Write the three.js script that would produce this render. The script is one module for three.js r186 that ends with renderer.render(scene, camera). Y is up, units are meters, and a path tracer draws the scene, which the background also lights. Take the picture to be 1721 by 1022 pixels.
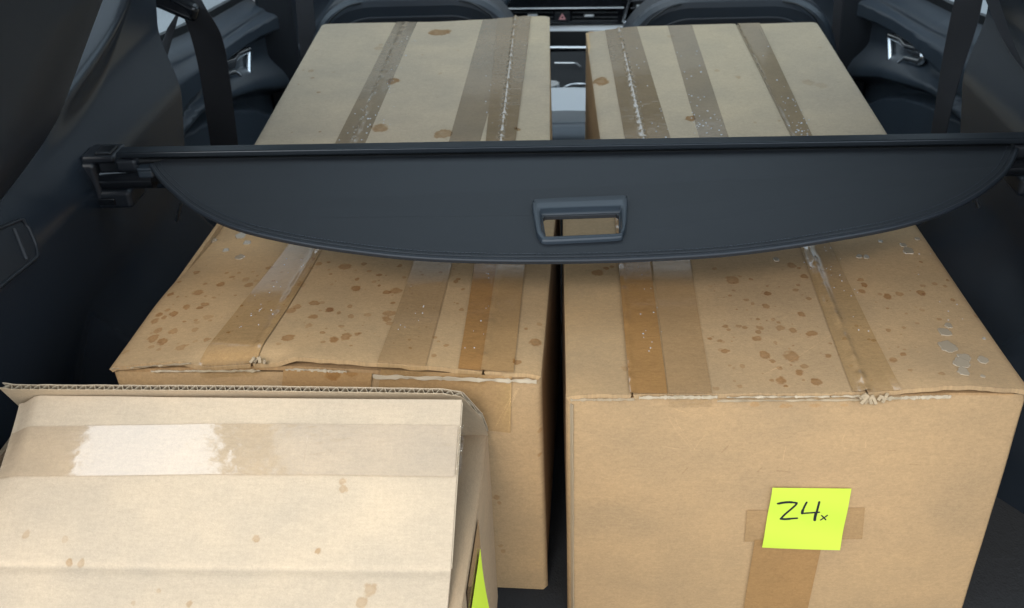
import * as THREE from 'three';
import { mergeGeometries } from 'three/addons/utils/BufferGeometryUtils.js';
import { RoundedBoxGeometry } from 'three/addons/geometries/RoundedBoxGeometry.js';

// ───────────────────────── camera, sky, sun, exposure ─────────────────────────
const F = 1667.2406, PITCH = 0.55676, YAW = 0.06361, ROLL = -0.041266, CH = 0.833;   // focal length in px of the 1721x1022 photo
const V = (x, y, z) => new THREE.Vector3(x, y, z);
const scene = new THREE.Scene();
const camera = new THREE.PerspectiveCamera(2 * Math.atan(511 / F) * 180 / Math.PI, 1721 / 1022, 0.02, 600);
const fw = V(-Math.sin(YAW) * Math.cos(PITCH), -Math.sin(PITCH), -Math.cos(YAW) * Math.cos(PITCH));
const rt0 = V(Math.cos(YAW), 0, -Math.sin(YAW)), up0 = rt0.clone().cross(fw);
const rt = rt0.clone().multiplyScalar(Math.cos(ROLL)).addScaledVector(up0, Math.sin(ROLL));
const up = rt0.clone().multiplyScalar(-Math.sin(ROLL)).addScaledVector(up0, Math.cos(ROLL));
const CAM = V(0, CH, 0);
camera.position.copy(CAM);
camera.focus = 1.0; camera.userData.fStop = 11;
camera.quaternion.setFromRotationMatrix(new THREE.Matrix4().makeBasis(rt, up, fw.clone().negate()));
scene.add(camera);

const renderer = new THREE.WebGLRenderer({ antialias: true });
renderer.toneMapping = THREE.LinearToneMapping;
renderer.toneMappingExposure = 3.3;
renderer.shadowMap.enabled = true;

{ // overcast sky, a little brighter towards the zenith
  const w = 64, h = 32, a = new Float32Array(w * h * 4);
  for (let j = 0; j < h; j++) for (let i = 0; i < w; i++) {
    const e = ((j + 0.5) / h - 0.5) * Math.PI, s = Math.max(0, Math.sin(e)), L = 0.62 + 0.38 * s;
    a.set([L * 0.89, L * 1.0, L * 1.11, 1], (j * w + i) * 4);
  }
  const t = new THREE.DataTexture(a, w, h, THREE.RGBAFormat, THREE.FloatType);
  t.mapping = THREE.EquirectangularReflectionMapping; t.magFilter = THREE.LinearFilter; t.needsUpdate = true;
  scene.background = t; scene.environment = t;
}
const sun = new THREE.DirectionalLight(0xfff8ee, 0.6);
sun.position.set(-1.2, 4.1, 3.4); sun.target.position.set(0, 0.2, -1);
sun.castShadow = true; sun.shadow.radius = 34; sun.shadow.mapSize.set(2048, 2048);
Object.assign(sun.shadow.camera, { left: -3, right: 3, top: 3, bottom: -3, near: 0.1, far: 12 });
scene.add(sun, sun.target);

// ───────────────────────── helpers ─────────────────────────
let seed = 7;
const rnd = () => { seed = (seed * 1664525 + 1013904223) >>> 0; return seed / 4294967296; };
const lerp = (a, b, t) => a + (b - a) * t, cl = (x, a = 0, b = 1) => Math.min(b, Math.max(a, x));
const ss = (a, b, x) => { const t = cl((x - a) / (b - a)); return t * t * (3 - 2 * t); };
const hash = (x, y) => { let h = (x * 374761393 + y * 668265263) | 0; h = Math.imul(h ^ (h >>> 13), 1274126177); return ((h ^ (h >>> 16)) >>> 0) / 4294967296; };
const vn = (x, y) => { const i = Math.floor(x), j = Math.floor(y); let u = x - i, v = y - j; u = u * u * (3 - 2 * u); v = v * v * (3 - 2 * v);
  return lerp(lerp(hash(i, j), hash(i + 1, j), u), lerp(hash(i, j + 1), hash(i + 1, j + 1), u), v); };
const fbm = (x, y, o = 4) => { let s = 0, a = 0.5; for (let k = 0; k < o; k++) { s += a * vn(x, y); x = x * 2.03 + 17.1; y = y * 2.03 + 5.3; a *= 0.5; } return s; };
// a photo pixel gives a direction; the plane it meets gives the point
const dir = (u, v) => fw.clone().multiplyScalar(F).addScaledVector(rt, u - 860.5).addScaledVector(up, 511 - v).normalize();
const onPlane = (u, v, p0, n) => { const d = dir(u, v); return CAM.clone().addScaledVector(d, p0.clone().sub(CAM).dot(n) / d.dot(n)); };
const atX = (u, v, x) => onPlane(u, v, V(x, 0, 0), V(1, 0, 0));
const atY = (u, v, y) => onPlane(u, v, V(0, y, 0), V(0, 1, 0));
const atZ = (u, v, z) => onPlane(u, v, V(0, 0, z), V(0, 0, 1));
const interp = (pts, x) => { // sorted by pts[i][0]
  if (x <= pts[0][0]) return pts[0][1] + (x - pts[0][0]) * (pts[1][1] - pts[0][1]) / (pts[1][0] - pts[0][0]);
  for (let i = 1; i < pts.length; i++) if (x <= pts[i][0] || i === pts.length - 1) { const [a, b] = [pts[i - 1], pts[i]]; return lerp(a[1], b[1], (x - a[0]) / (b[0] - a[0])); }
};

const used = {};
const numbered = n => { used[n] = (used[n] ?? -1) + 1; return used[n] ? `${n}_${String(used[n]).padStart(3, '0')}` : n; };
function mesh(name, geo, mat, parent) {
  const m = new THREE.Mesh(Array.isArray(geo) ? mergeGeometries(geo.map(g => g.index ? g.toNonIndexed() : g)) : geo, mat);
  m.castShadow = m.receiveShadow = true;
  if (parent) { m.name = name; parent.add(m); } else { m.name = numbered(name); scene.add(m); }
  return m;
}
function thing(name, label, category, group) { const g = new THREE.Group(); g.name = numbered(name); g.userData = { label, category }; if (group) g.userData.group = group; scene.add(g); return g; }
const struct = (name, geo, mat) => { const m = mesh(name, geo, mat); m.userData.kind = 'structure'; return m; };
const stuff = m => { m.userData.kind = 'stuff'; return m; };

// thick sheet through f(u,v); uvf gives uv in metres
function sheet(f, nu, nv, t, uvf) {
  const top = [], bot = [], uvs = [], P = [], N = [], U = [], I = [];
  const e = 1e-3;
  for (let j = 0; j <= nv; j++) for (let i = 0; i <= nu; i++) {
    const u = i / nu, v = j / nv, p = f(u, v);
    const du = f(Math.min(1, u + e), v).sub(f(Math.max(0, u - e), v)), dv = f(u, Math.min(1, v + e)).sub(f(u, Math.max(0, v - e)));
    const n = du.cross(dv).normalize();
    top.push(p); bot.push(p.clone().addScaledVector(n, -t)); uvs.push(uvf ? uvf(u, v, p) : [u, v]); top[top.length - 1].n = n;
  }
  const W = nu + 1;
  const put = (p, n, uv) => { P.push(p.x, p.y, p.z); N.push(n.x, n.y, n.z); U.push(uv[0], uv[1]); return P.length / 3 - 1; };
  const a = top.map((p, k) => put(p, p.n, uvs[k])), b = t ? bot.map((p, k) => put(p, top[k].n.clone().negate(), uvs[k])) : null;
  for (let j = 0; j < nv; j++) for (let i = 0; i < nu; i++) {
    const k = j * W + i; I.push(a[k], a[k + 1], a[k + W + 1], a[k], a[k + W + 1], a[k + W]);
    if (t) I.push(b[k], b[k + W + 1], b[k + 1], b[k], b[k + W], b[k + W + 1]);
  }
  const side = (k1, k2) => { const n = top[k2].clone().sub(top[k1]).cross(top[k1].n).normalize();
    const q = [put(top[k1], n, uvs[k1]), put(top[k2], n, uvs[k2]), put(bot[k2], n, uvs[k2]), put(bot[k1], n, uvs[k1])]; I.push(q[0], q[3], q[2], q[0], q[2], q[1]); };
  if (t) { for (let i = 0; i < nu; i++) { side(i, i + 1); side(nv * W + i + 1, nv * W + i); }
    for (let j = 0; j < nv; j++) { side((j + 1) * W, j * W); side(j * W + nu, (j + 1) * W + nu); } }
  const g = new THREE.BufferGeometry();
  g.setAttribute('position', new THREE.Float32BufferAttribute(P, 3)); g.setAttribute('normal', new THREE.Float32BufferAttribute(N, 3)); g.setAttribute('uv', new THREE.Float32BufferAttribute(U, 2));
  g.setIndex(I); return g;
}
const bil = (A, B, C, D) => (u, v) => A.clone().lerp(B, u).lerp(D.clone().lerp(C, u), v);   // A u0v0, B u1v0, C u1v1, D u0v1
function tube(pts, r, seg = 40, rad = 8, closed = false, tension = 0.5) {
  return new THREE.TubeGeometry(new THREE.CatmullRomCurve3(pts, closed, 'catmullrom', tension), seg, r, rad, closed);
}
function poly(pts, r, rad = 8) { const c = new THREE.CurvePath(); for (let i = 1; i < pts.length; i++) c.add(new THREE.LineCurve3(pts[i - 1], pts[i])); return new THREE.TubeGeometry(c, (pts.length - 1) * 6, r, rad); }
function rbox(w, h, d, r, x = 0, y = 0, z = 0, rx = 0, ry = 0, rz = 0) {
  const g = new RoundedBoxGeometry(w, h, d, 3, Math.min(r, w / 2.05, h / 2.05, d / 2.05)); g.applyMatrix4(new THREE.Matrix4().compose(V(x, y, z), new THREE.Quaternion().setFromEuler(new THREE.Euler(rx, ry, rz)), V(1, 1, 1))); return g;
}
// solid between a closed outline (points) and the same outline moved by off
function prism(shape, depth, bevel, map) { // map(x,y,z)->Vector3 applied to the extruded shape
  const g = new THREE.ExtrudeGeometry(shape, { depth, bevelEnabled: bevel > 0, bevelSize: bevel, bevelThickness: bevel, bevelSegments: 3, curveSegments: 16 });
  const p = g.attributes.position; for (let i = 0; i < p.count; i++) { const q = map(p.getX(i), p.getY(i), p.getZ(i)); p.setXYZ(i, q.x, q.y, q.z); }
  g.computeVertexNormals(); return g;
}

// ───────────────────────── procedural textures ─────────────────────────
function dataTex(w, h, fn, srgb = true, wrap = THREE.ClampToEdgeWrapping) {
  const a = new Uint8Array(w * h * 4);
  for (let j = 0; j < h; j++) for (let i = 0; i < w; i++) { const c = fn(i, j), k = (j * w + i) * 4; a[k] = cl(c[0]) * 255; a[k + 1] = cl(c[1]) * 255; a[k + 2] = cl(c[2]) * 255; a[k + 3] = 255; }
  const t = new THREE.DataTexture(a, w, h); t.magFilter = THREE.LinearFilter; t.minFilter = THREE.LinearMipmapLinearFilter; t.generateMipmaps = true; t.wrapS = t.wrapT = wrap;
  if (srgb) t.colorSpace = THREE.SRGBColorSpace; t.needsUpdate = true; return t;
}
const KRAFT = [0.662, 0.542, 0.393], INNER = [0.695, 0.622, 0.530];   // sRGB
// board print: fibres, mottling and marks; stains {x,y,r,ry,k} in metres, lines {pts,w,c,a}
function boardTex(wm, hm, o = {}) {
  const ppm = o.ppm || 1700, w = Math.round(wm * ppm), h = Math.round(hm * ppm), base = o.base || KRAFT, s0 = o.seed || 1;
  const R = new Float32Array(w * h * 3);
  for (let j = 0; j < h; j++) for (let i = 0; i < w; i++) {
    const x = i / ppm, y = j / ppm;
    const fib = vn(x * 130 + s0 * 31, y * 900) - 0.5, fine = hash(i + s0 * 977, j) - 0.5, mot = fbm(x * 16 + s0 * 7, y * 22, 4) - 0.47, big = vn(x * 5 + s0, y * 5 + s0) - 0.5;
    const speck = vn(x * 620 + s0, y * 620 + 3), coarse = vn(x * 540 + s0 * 3, y * 760) + 0.6 * vn(x * 230, y * 420 + s0) - 0.8;
    const fl = o.flute ? Math.sin((o.flute === 'x' ? x : y) * 6.2832 / 0.0074) * 0.0035 : 0;
    const l = 1 + fib * 0.03 + fine * 0.07 + mot * 0.14 + big * 0.06 + fl + coarse * (o.grain ?? 0.06) - (speck > 0.93 ? (speck - 0.93) * 1.1 : 0);
    const k = (j * w + i) * 3; R[k] = base[0] * l; R[k + 1] = base[1] * (l - mot * 0.02); R[k + 2] = base[2] * (l - mot * 0.05 - big * 0.02);
  }
  const blend = (i, j, c, a) => { if (i < 0 || j < 0 || i >= w || j >= h) return; const k = (j * w + i) * 3; for (let q = 0; q < 3; q++) R[k + q] = lerp(R[k + q], R[k + q] * c[q], a); };
  const WET = [0.77, 0.62, 0.42];
  (o.stains || []).forEach((s, n) => {
    const rx = s.r * ppm, ry = (s.ry ?? s.r) * ppm, cx = s.x * ppm, cy = s.y * ppm, m = Math.ceil(Math.max(rx, ry) * 1.7), k = s.k ?? 1, id = n * 13.7 + s0 * 50;
    for (let j = -m; j <= m; j++) for (let i = -m; i <= m; i++) {
      const rr = Math.hypot(i / rx, j / ry), q = 1.15 / Math.max(3, Math.min(rx, ry) * 0.9);
      const e = rr + (fbm((cx + i) * q + id, (cy + j) * q, 3) - 0.44) * 0.95 + (vn((cx + i) * 0.45, (cy + j) * 0.3 + id) - 0.5) * 0.16, al = (1 - ss(0.80 - 0.25 * hash(n, 3), 1.06, e)) * (0.65 + 0.45 * hash(n, 7)) * (0.74 + 0.26 * ss(0.35, 0.85, e)) * (0.85 + 0.3 * (vn((cx + i) * 0.12, (cy + j) * 0.12) - 0.5));
      if (al > 0.01) blend(Math.round(cx + i), Math.round(cy + j), s.c || WET, al * k * 0.95);
    }
  });
  (o.lines || []).forEach(L => { for (let q = 1; q < L.pts.length; q++) { const [x0, y0] = L.pts[q - 1], [x1, y1] = L.pts[q], len = Math.hypot(x1 - x0, y1 - y0) * ppm, hw = Math.max(0.7, L.w * ppm / 2);
    for (let t = 0; t <= len; t += 0.7) { const f = t / len, wob = (vn(t * 0.05 + q * 9, L.w * 1e4) - 0.5) * (L.wob || 0) * ppm, cx = lerp(x0, x1, f) * ppm + wob, cy = lerp(y0, y1, f) * ppm + wob;
      for (let j = -Math.ceil(hw); j <= hw; j++) for (let i = -Math.ceil(hw); i <= hw; i++) if (Math.hypot(i, j) <= hw) blend(Math.round(cx + i), Math.round(cy + j), L.c, L.a * 0.5 * (0.4 + 0.9 * vn(t * 0.15, q))); } } });
  const t = dataTex(w, h, (i, j) => { const k = (j * w + i) * 3; return [R[k], R[k + 1], R[k + 2]]; });
  t.repeat.set(1 / wm, 1 / hm); return t;
}
const boardBump = dataTex(512, 512, (i, j) => { const v = 0.5 + 0.35 * (fbm(i / 9, j / 9, 3) - 0.45) + 0.25 * (vn(i / 2.2, j / 1.3) - 0.5) + 0.35 * (vn(i / 60, j / 60) - 0.5); return [v, v, v]; }, false, THREE.RepeatWrapping);
boardBump.repeat.set(4, 4);
const wrinkle = dataTex(1024, 1024, (i, j) => { const wx = 40 * fbm(i / 90, j / 90, 2), a = fbm((i + wx) / 34, j / 13, 4), r = 1 - Math.abs(2 * fbm((i + wx) / 60 + 9, (j + wx) / 36, 3) - 0.9); const v = 0.15 + 0.28 * a + 0.25 * r * r * vn(i / 120, j / 90) + 0.35 * vn(i / 110 + 3, j / 80); return [v, v, v]; }, false, THREE.RepeatWrapping);
wrinkle.repeat.set(3.3, 3.3);
const grain = dataTex(256, 256, (i, j) => { const v = 0.5 + 0.5 * (fbm(i / 4, j / 4, 3) - 0.45); return [v, v, v]; }, false, THREE.RepeatWrapping);
grain.repeat.set(14, 14);
const weave = dataTex(128, 128, (i, j) => { const v = 0.5 + 0.25 * Math.sin(i * 0.785) * Math.sin(j * 0.785) + 0.2 * (hash(i, j) - 0.5); return [v, v, v]; }, false, THREE.RepeatWrapping);
weave.repeat.set(20, 20);

// ───────────────────────── materials ─────────────────────────
const std = (rgb, rough, o = {}) => { const m = new THREE.MeshPhysicalMaterial({ roughness: rough, side: THREE.DoubleSide, ...o }); m.color.setRGB(...rgb); return m; };
const board = (map, tint = [1, 1, 1], o = {}) => std(tint, 0.86, { map, bumpMap: boardBump, bumpScale: 0.0004, ...o });
const M = {
  trim: std([0.009, 0.0115, 0.016], 0.42, { bumpMap: grain, bumpScale: 0.00012 }),
  trimSoft: std([0.014, 0.019, 0.026], 0.24, { bumpMap: grain, bumpScale: 0.0001 }),
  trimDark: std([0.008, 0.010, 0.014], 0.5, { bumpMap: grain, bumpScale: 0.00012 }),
  black: std([0.006, 0.007, 0.008], 0.5),
  gloss: std([0.008, 0.009, 0.011], 0.12),
  carpet: std([0.016, 0.017, 0.019], 0.95, { bumpMap: boardBump, bumpScale: 0.002 }),
  chrome: std([0.82, 0.84, 0.86], 0.26, { metalness: 1 }),
  satin: std([0.50, 0.52, 0.54], 0.3, { metalness: 1 }),
  belt: std([0.013, 0.013, 0.016], 0.8, { bumpMap: weave, bumpScale: 0.0003 }),
  door: std([0.034, 0.044, 0.056], 0.34, { bumpMap: grain, bumpScale: 0.0001 }),
  leather: std([0.016, 0.021, 0.028], 0.38, { bumpMap: grain, bumpScale: 0.0002 }),
  cover: std([0.0105, 0.0130, 0.0165], 0.55, { bumpMap: weave, bumpScale: 0.0001 }),
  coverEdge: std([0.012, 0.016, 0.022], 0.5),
  bar: std([0.020, 0.025, 0.031], 0.33, { metalness: 0.5 }),
  bezel: std([0.024, 0.033, 0.043], 0.36),
  head: std([0.30, 0.30, 0.29], 0.95),
  paint: std([0.05, 0.06, 0.07], 0.25, { clearcoat: 1 }),
  glass: std([0.92, 0.95, 0.96], 0.0, { transmission: 1, thickness: 0, ior: 1.5 }),
  glassDark: std([0.80, 0.86, 0.89], 0.30, { transmission: 1, thickness: 0, ior: 1.5, bumpMap: wrinkle, bumpScale: 0.0006 }),
  torn: std([0.45, 0.36, 0.25], 0.95),
  edge: std([0.36, 0.27, 0.17], 0.95),
  film: std([0.94, 0.93, 0.90], 0.08, { transmission: 1, thickness: 0, ior: 1.48, bumpMap: wrinkle, bumpScale: 0.0012 }),
  water: std([0.34, 0.27, 0.19], 0.03, { clearcoat: 1, clearcoatRoughness: 0.02, specularIntensity: 1 }),
  bead: std([0.80, 0.82, 0.84], 0.06, { transmission: 0.5, thickness: 0.002, ior: 1.33, clearcoat: 1 }),  // whitish base colour stands in for the glint of clear water drops
  red: std([0.5, 0.03, 0.04], 0.4),
};

// ───────────────────────── setting: ground, cargo floor, car shell ─────────────────────────
{
  const g = new THREE.PlaneGeometry(300, 300, 1, 1); g.rotateX(-Math.PI / 2); g.translate(0, -0.74, 0);
  const t = dataTex(512, 512, (i, j) => { const v = 0.42 + 0.16 * (fbm(i / 30, j / 30, 4) - 0.45) + 0.06 * (hash(i, j) - 0.5); return [v, v * 1.01, v * 1.02]; }, true, THREE.RepeatWrapping); t.repeat.set(60, 60);
  struct('ground', g, std([1, 1, 1], 0.8, { map: t }));
}
{
  const w = thing('added_blocker_wall', 'unseen plain wall added ahead of the car to block low sky', 'wall');  // added out of view to keep bright sky out of the tape reflections
  mesh('wall_face', rbox(14, 5.2, 0.25, 0.02, 0, -0.74 + 2.6, -7.4), std([0.16, 0.155, 0.145], 0.9, { bumpMap: boardBump, bumpScale: 0.004 }), w);
}
struct('cargo_floor', rbox(1.12, 0.03, 1.75, 0.01, 0, -0.0155, -1.235), M.carpet);
struct('rear_sill', [rbox(1.16, 0.10, 0.16, 0.02, 0, -0.07, -0.29), rbox(1.5, 0.45, 0.12, 0.04, 0, -0.33, -0.16)], M.trim);
struct('cabin_floor', rbox(1.5, 0.04, 2.2, 0.01, 0, -0.36, -2.6), M.carpet);
{
  // body shell round the cabin: roof with headliner, sides below the windows, pillars, firewall
  const R = 0.95;
  const rf = (x, z) => { const v = (z + 0.86) / -1.76; return V(x, R + 0.03 * Math.cos(x * 2.6) - 0.05 * v * v, z); };
  const RX = 0.44, RZ0 = -1.20, RZ1 = -2.42;
  struct('car_roof', [[-0.60, 0.60, -0.86, RZ0], [-0.60, 0.60, RZ1, -2.62], [-0.60, -RX, RZ0, RZ1], [RX, 0.60, RZ0, RZ1]].map(([a, b, c, d]) => sheet((u, v) => rf(lerp(b, a, u), lerp(c, d, v)), 6, 6, -0.05)), M.head);
  const sr = thing('added_roof_glass', 'tinted glass panel added in the car roof to light the rear boxes', 'added_sunroof');  // roof opening and pane added to let more sky light into the cabin
  mesh('pane', sheet((u, v) => rf(lerp(RX, -RX, u), lerp(RZ0, RZ1, v)).add(V(0, 0.02, 0)), 6, 6, 0.004), std([0.74, 0.78, 0.80], 0, { transmission: 1, thickness: 0, ior: 1.5 }), sr);
  for (const s of [-1, 1]) {
    const side = s < 0 ? 'left' : 'right';
    struct('body_side_' + side, [rbox(0.03, 0.80, 3.3, 0.01, s * 0.79, -0.22, -2.0), rbox(0.22, 0.03, 3.3, 0.005, s * 0.69, -0.42, -2.0)], M.paint);
    // roof rail and pillars
    struct('window_pillars_' + side, [
      rbox(0.14, 0.07, 1.9, 0.02, s * 0.635, R - 0.02, -1.75),
      sheet((u, v) => V(s * lerp(0.74, 0.63, v), lerp(0.22, R, v), lerp(-2.30, -2.44, u) + 0.02 * v), 2, 6, 0.04),
      sheet((u, v) => V(s * lerp(0.73, 0.63, v), lerp(0.20, R, v), lerp(lerp(-3.42, -3.52, u), lerp(-2.58, -2.68, u), v)), 2, 8, 0.05),
      ...[[0, 1, 0, 0.38], [0, 0.25, 0.38, 0.9], [0.92, 1, 0.38, 0.9], [0, 1, 0.9, 1]].map(([a, b, c, d]) => sheet((u0, v0) => { const u = lerp(a, b, u0), v = lerp(c, d, v0); return V(s * lerp(0.745, 0.635, v), lerp(0.30, R, v), lerp(-0.72, -1.42, u) - 0.26 * v * (1 - u)); }, 2, 6, 0.03)),
    ], M.trimDark);
  }
  for (const s of [-1, 1]) {
    const q = thing('quarter_window', s < 0 ? 'small fixed side window above the boot trim by the wide belt' : 'small fixed side window above the boot trim by the narrow belt', 'car window');
    mesh('pane', sheet((u, v) => V(s * lerp(0.715, 0.66, v), lerp(0.53, 0.90, v), lerp(-0.92, -1.40, u)), 2, 2, 0.004), std([0.7, 0.74, 0.76], 0, { transmission: 1, thickness: 0, ior: 1.5 }), q);
  }
  struct('firewall', [rbox(1.5, 0.9, 0.05, 0.01, 0, -0.25, -3.55)], M.trimDark);
}
const seatPlate = (name, x, w, y0, t) => struct(name, sheet((u, v) => V(x + (u - 0.5) * w, y0 + v * 0.56 * Math.tan(t), -1.255 - v * 0.56), 4, 6, 0.05), M.carpet);

// windscreen and door glass
{
  const w = thing('windscreen', 'clear front windscreen above the dashboard', 'windscreen');
  mesh('pane', sheet((u, v) => V(lerp(-0.70, 0.70, u) * lerp(1, 0.86, v), lerp(0.16, 0.91, v), lerp(-3.50, -2.62, v) - 0.08 * Math.sin(Math.PI * u) * (1 - v)), 10, 4, 0.004), M.glass, w);
}

// tailgate raised over the boot
{
  const w = thing('raised_tailgate', 'raised tailgate hanging open over the boot', 'tailgate');
  const f = (x, t) => V(x, 1.0 + 0.30 * t + 0.04 * (1 - (x / 0.62) ** 2), -0.84 + 1.10 * t);
  mesh('frame', [sheet((u, v) => f(lerp(-0.575, 0.575, u), lerp(0.52, 1, v)), 8, 6, 0.06), sheet((u, v) => f(lerp(-0.575, -0.50, u), v * 0.52), 2, 6, 0.06), sheet((u, v) => f(lerp(0.50, 0.575, u), v * 0.52), 2, 6, 0.06), sheet((u, v) => f(lerp(-0.5, 0.5, u), lerp(0, 0.1, v)), 4, 2, 0.06)], M.trimDark, w);
  mesh('pane', sheet((u, v) => f(lerp(-0.50, 0.50, u), lerp(0.1, 0.52, v)), 8, 6, 0.004), std([0.5, 0.53, 0.55], 0.02, { transmission: 1, thickness: 0 }), w);
}

// ───────────────────────── cargo side trims ─────────────────────────
// inner surface of the boot side: x inward distance as a function of (y, z)
const dz = atX(140, 0, -0.56), dz2 = atX(62, 205, -0.56);
const zD = y => dz2.z + (Math.min(y, 0.56) - dz2.y) * (dz.z - dz2.z) / (dz.y - dz2.y) + Math.max(0, y - 0.56) * 0.5;   // edge of the tailgate pillar trim
function sideX(y, z) {
  const e = zD(y) - z, up = ss(0.40, 0.50, y);
  let x = 0.585 + 0.055 * up;
  x -= 0.085 * up * ss(-0.02, 0.17, e) - 0.03 * up * ss(0.17, 0.30, e);   // swells inward away from the pillar, then falls off to the door
  x -= 0.03 * ss(0.44, 0.34, y);                                            // ledge under the cover bracket
  x -= 0.085 * ss(0.24, 0.10, y + 0.6 * Math.max(0, Math.abs(z + 1.12) - 0.16)) * ss(-0.80, -0.98, z);   // wheel arch
  x += 0.02 * ss(-0.86, -0.6, z) * ss(0.4, 0.2, y);
  return x;
}
for (const s of [-1, 1]) {
  const side = s < 0 ? 'left' : 'right';
  const wall = struct('boot_side_trim_' + side, sheet((u, v) => { const uu = s < 0 ? u : 1 - u, y = lerp(-0.02, 0.57, v), z0 = -0.52 - 0.12 * ss(0.2, 0.57, y), z1 = interp([[0, -1.40], [0.16, -1.33], [0.24, -1.315], [0.47, -1.42]], y), z = lerp(z0, z1, uu); return V(s * sideX(y, z), y, z); }, 90, 90, 0.02, (u, v) => [u * 0.9, v * 0.6]), M.trimSoft);
  mesh('pillar_trim', sheet((u, v) => { const uu = s < 0 ? 1 - u : u, y = lerp(0.37, 0.97, v), ze = zD(y) - 0.012, e = uu * lerp(0.42, 0.30, v), r = 0.02; const c = e < r ? r - Math.sqrt(r * r - (r - e) ** 2) : 0; return V(s * (0.535 + c * 1.6 - 0.02 * ss(0.0, 0.25, e) - 0.02 * ss(0.5, 0.95, y) + 0.05 * ss(0.47, 0.37, y)), y, ze + e); }, 40, 40, 0.015, (u, v) => [u * 0.3, v * 0.6]), M.trimDark, wall);
  // bin lid with its finger recess
  if (s < 0) {
    const P = [atX(-60, 430, -0.548), atX(63, 366, -0.548), atX(72, 428, -0.548), atX(-60, 540, -0.548)].map(p => V(-(sideX(p.y, p.z) - 0.004), p.y, p.z));
    const lid = mesh('bin_lid', sheet(bil(P[3], P[2], P[1], P[0]), 3, 3, 0.006), M.trim, wall);
    const q = bil(P[3], P[2], P[1], P[0]);
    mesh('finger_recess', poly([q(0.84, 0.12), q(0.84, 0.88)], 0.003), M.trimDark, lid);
    mesh('lid_gap_shade', poly([q(0, 1), q(1, 1), q(1, 0), q(0, 0)], 0.0022), M.trimDark, wall);  // dark tube laid round the lid to imitate the shade in its gap
  }
  // bracket that carries the cover cassette
  const bz = -1.072;
  const br = mesh('cover_bracket', [rbox(0.020, 0.060, 0.05, 0.006, s * 0.559, 0.347, bz), rbox(0.056, 0.024, 0.048, 0.006, s * 0.544, 0.329, bz), rbox(0.040, 0.010, 0.040, 0.004, s * 0.546, 0.3790, bz)], M.trim, wall);
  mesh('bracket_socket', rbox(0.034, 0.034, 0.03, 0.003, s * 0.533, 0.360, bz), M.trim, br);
  mesh('release_slot', rbox(0.030, 0.009, 0.004, 0.0018, s * 0.550, 0.328, bz + 0.0245), M.gloss, br);
  mesh('bracket_cap', rbox(0.020, 0.004, 0.024, 0.0018, s * 0.540, 0.3850, bz + 0.004), M.gloss, br);
  mesh('ledge_strip', rbox(0.12, 0.03, 0.02, 0.005, s * 0.47, 0.345, -1.085), M.trimSoft, wall);
  mesh('release_lever', poly([s < 0 ? atZ(304, 342, -1.16) : atZ(1637, 324, -1.16), s < 0 ? atZ(297, 372, -1.16) : atZ(1645, 349, -1.16)], 0.002), M.satin, wall);
}

// ───────────────────────── rear doors ─────────────────────────
const DX = 0.70;
const curve = (list, x = DX) => list.map(([u, v]) => { const p = atX(u, v, x); return [p.z, p.y]; }).sort((a, b) => a[0] - b[0]);
const cBelt = curve([[1545, -8], [1606, 22], [1660, 42], [1721, 60]], DX + 0.03);
const cPad = curve([[1456, 28], [1500, 44], [1549, 72], [1590, 110]]);
const cArm = curve([[1446, 126], [1505, 127], [1586, 147], [1676, 186]]);
const cPoc = curve([[1481, 172], [1498, 165], [1537, 165], [1579, 176], [1671, 218]]);
function doorX(y, z) {
  z = Math.min(z, -1.50);
  const b = interp(cBelt, z), p = Math.min(interp(cPad, z), b - 0.05), a = Math.min(interp(cArm, z), p - 0.02), k = Math.min(interp(cPoc, z), a - 0.02);
  const rear = ss(-1.90, -1.62, z);
  let x = DX + 0.035;
  x -= 0.045 * ss(b + 0.004, b - 0.03, y);                                      // rolled sill pad
  x -= 0.022 * ss(b - 0.03, lerp(b, p, 0.6), y) * 1;
  x += lerp(0.030, 0.006, rear) * ss(p + 0.008, p - 0.008, y);                 // hollow behind the handle
  x -= lerp(0.035, 0.02, rear) * ss(lerp(p, a, 0.35), a + 0.006, y);           // arm rest swells out
  x += 0.045 * ss(a, a - 0.022, y);                                            // undercut below it
  x -= 0.03 * ss(k + 0.012, k - 0.004, y);                                     // pocket
  return x;
}
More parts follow.
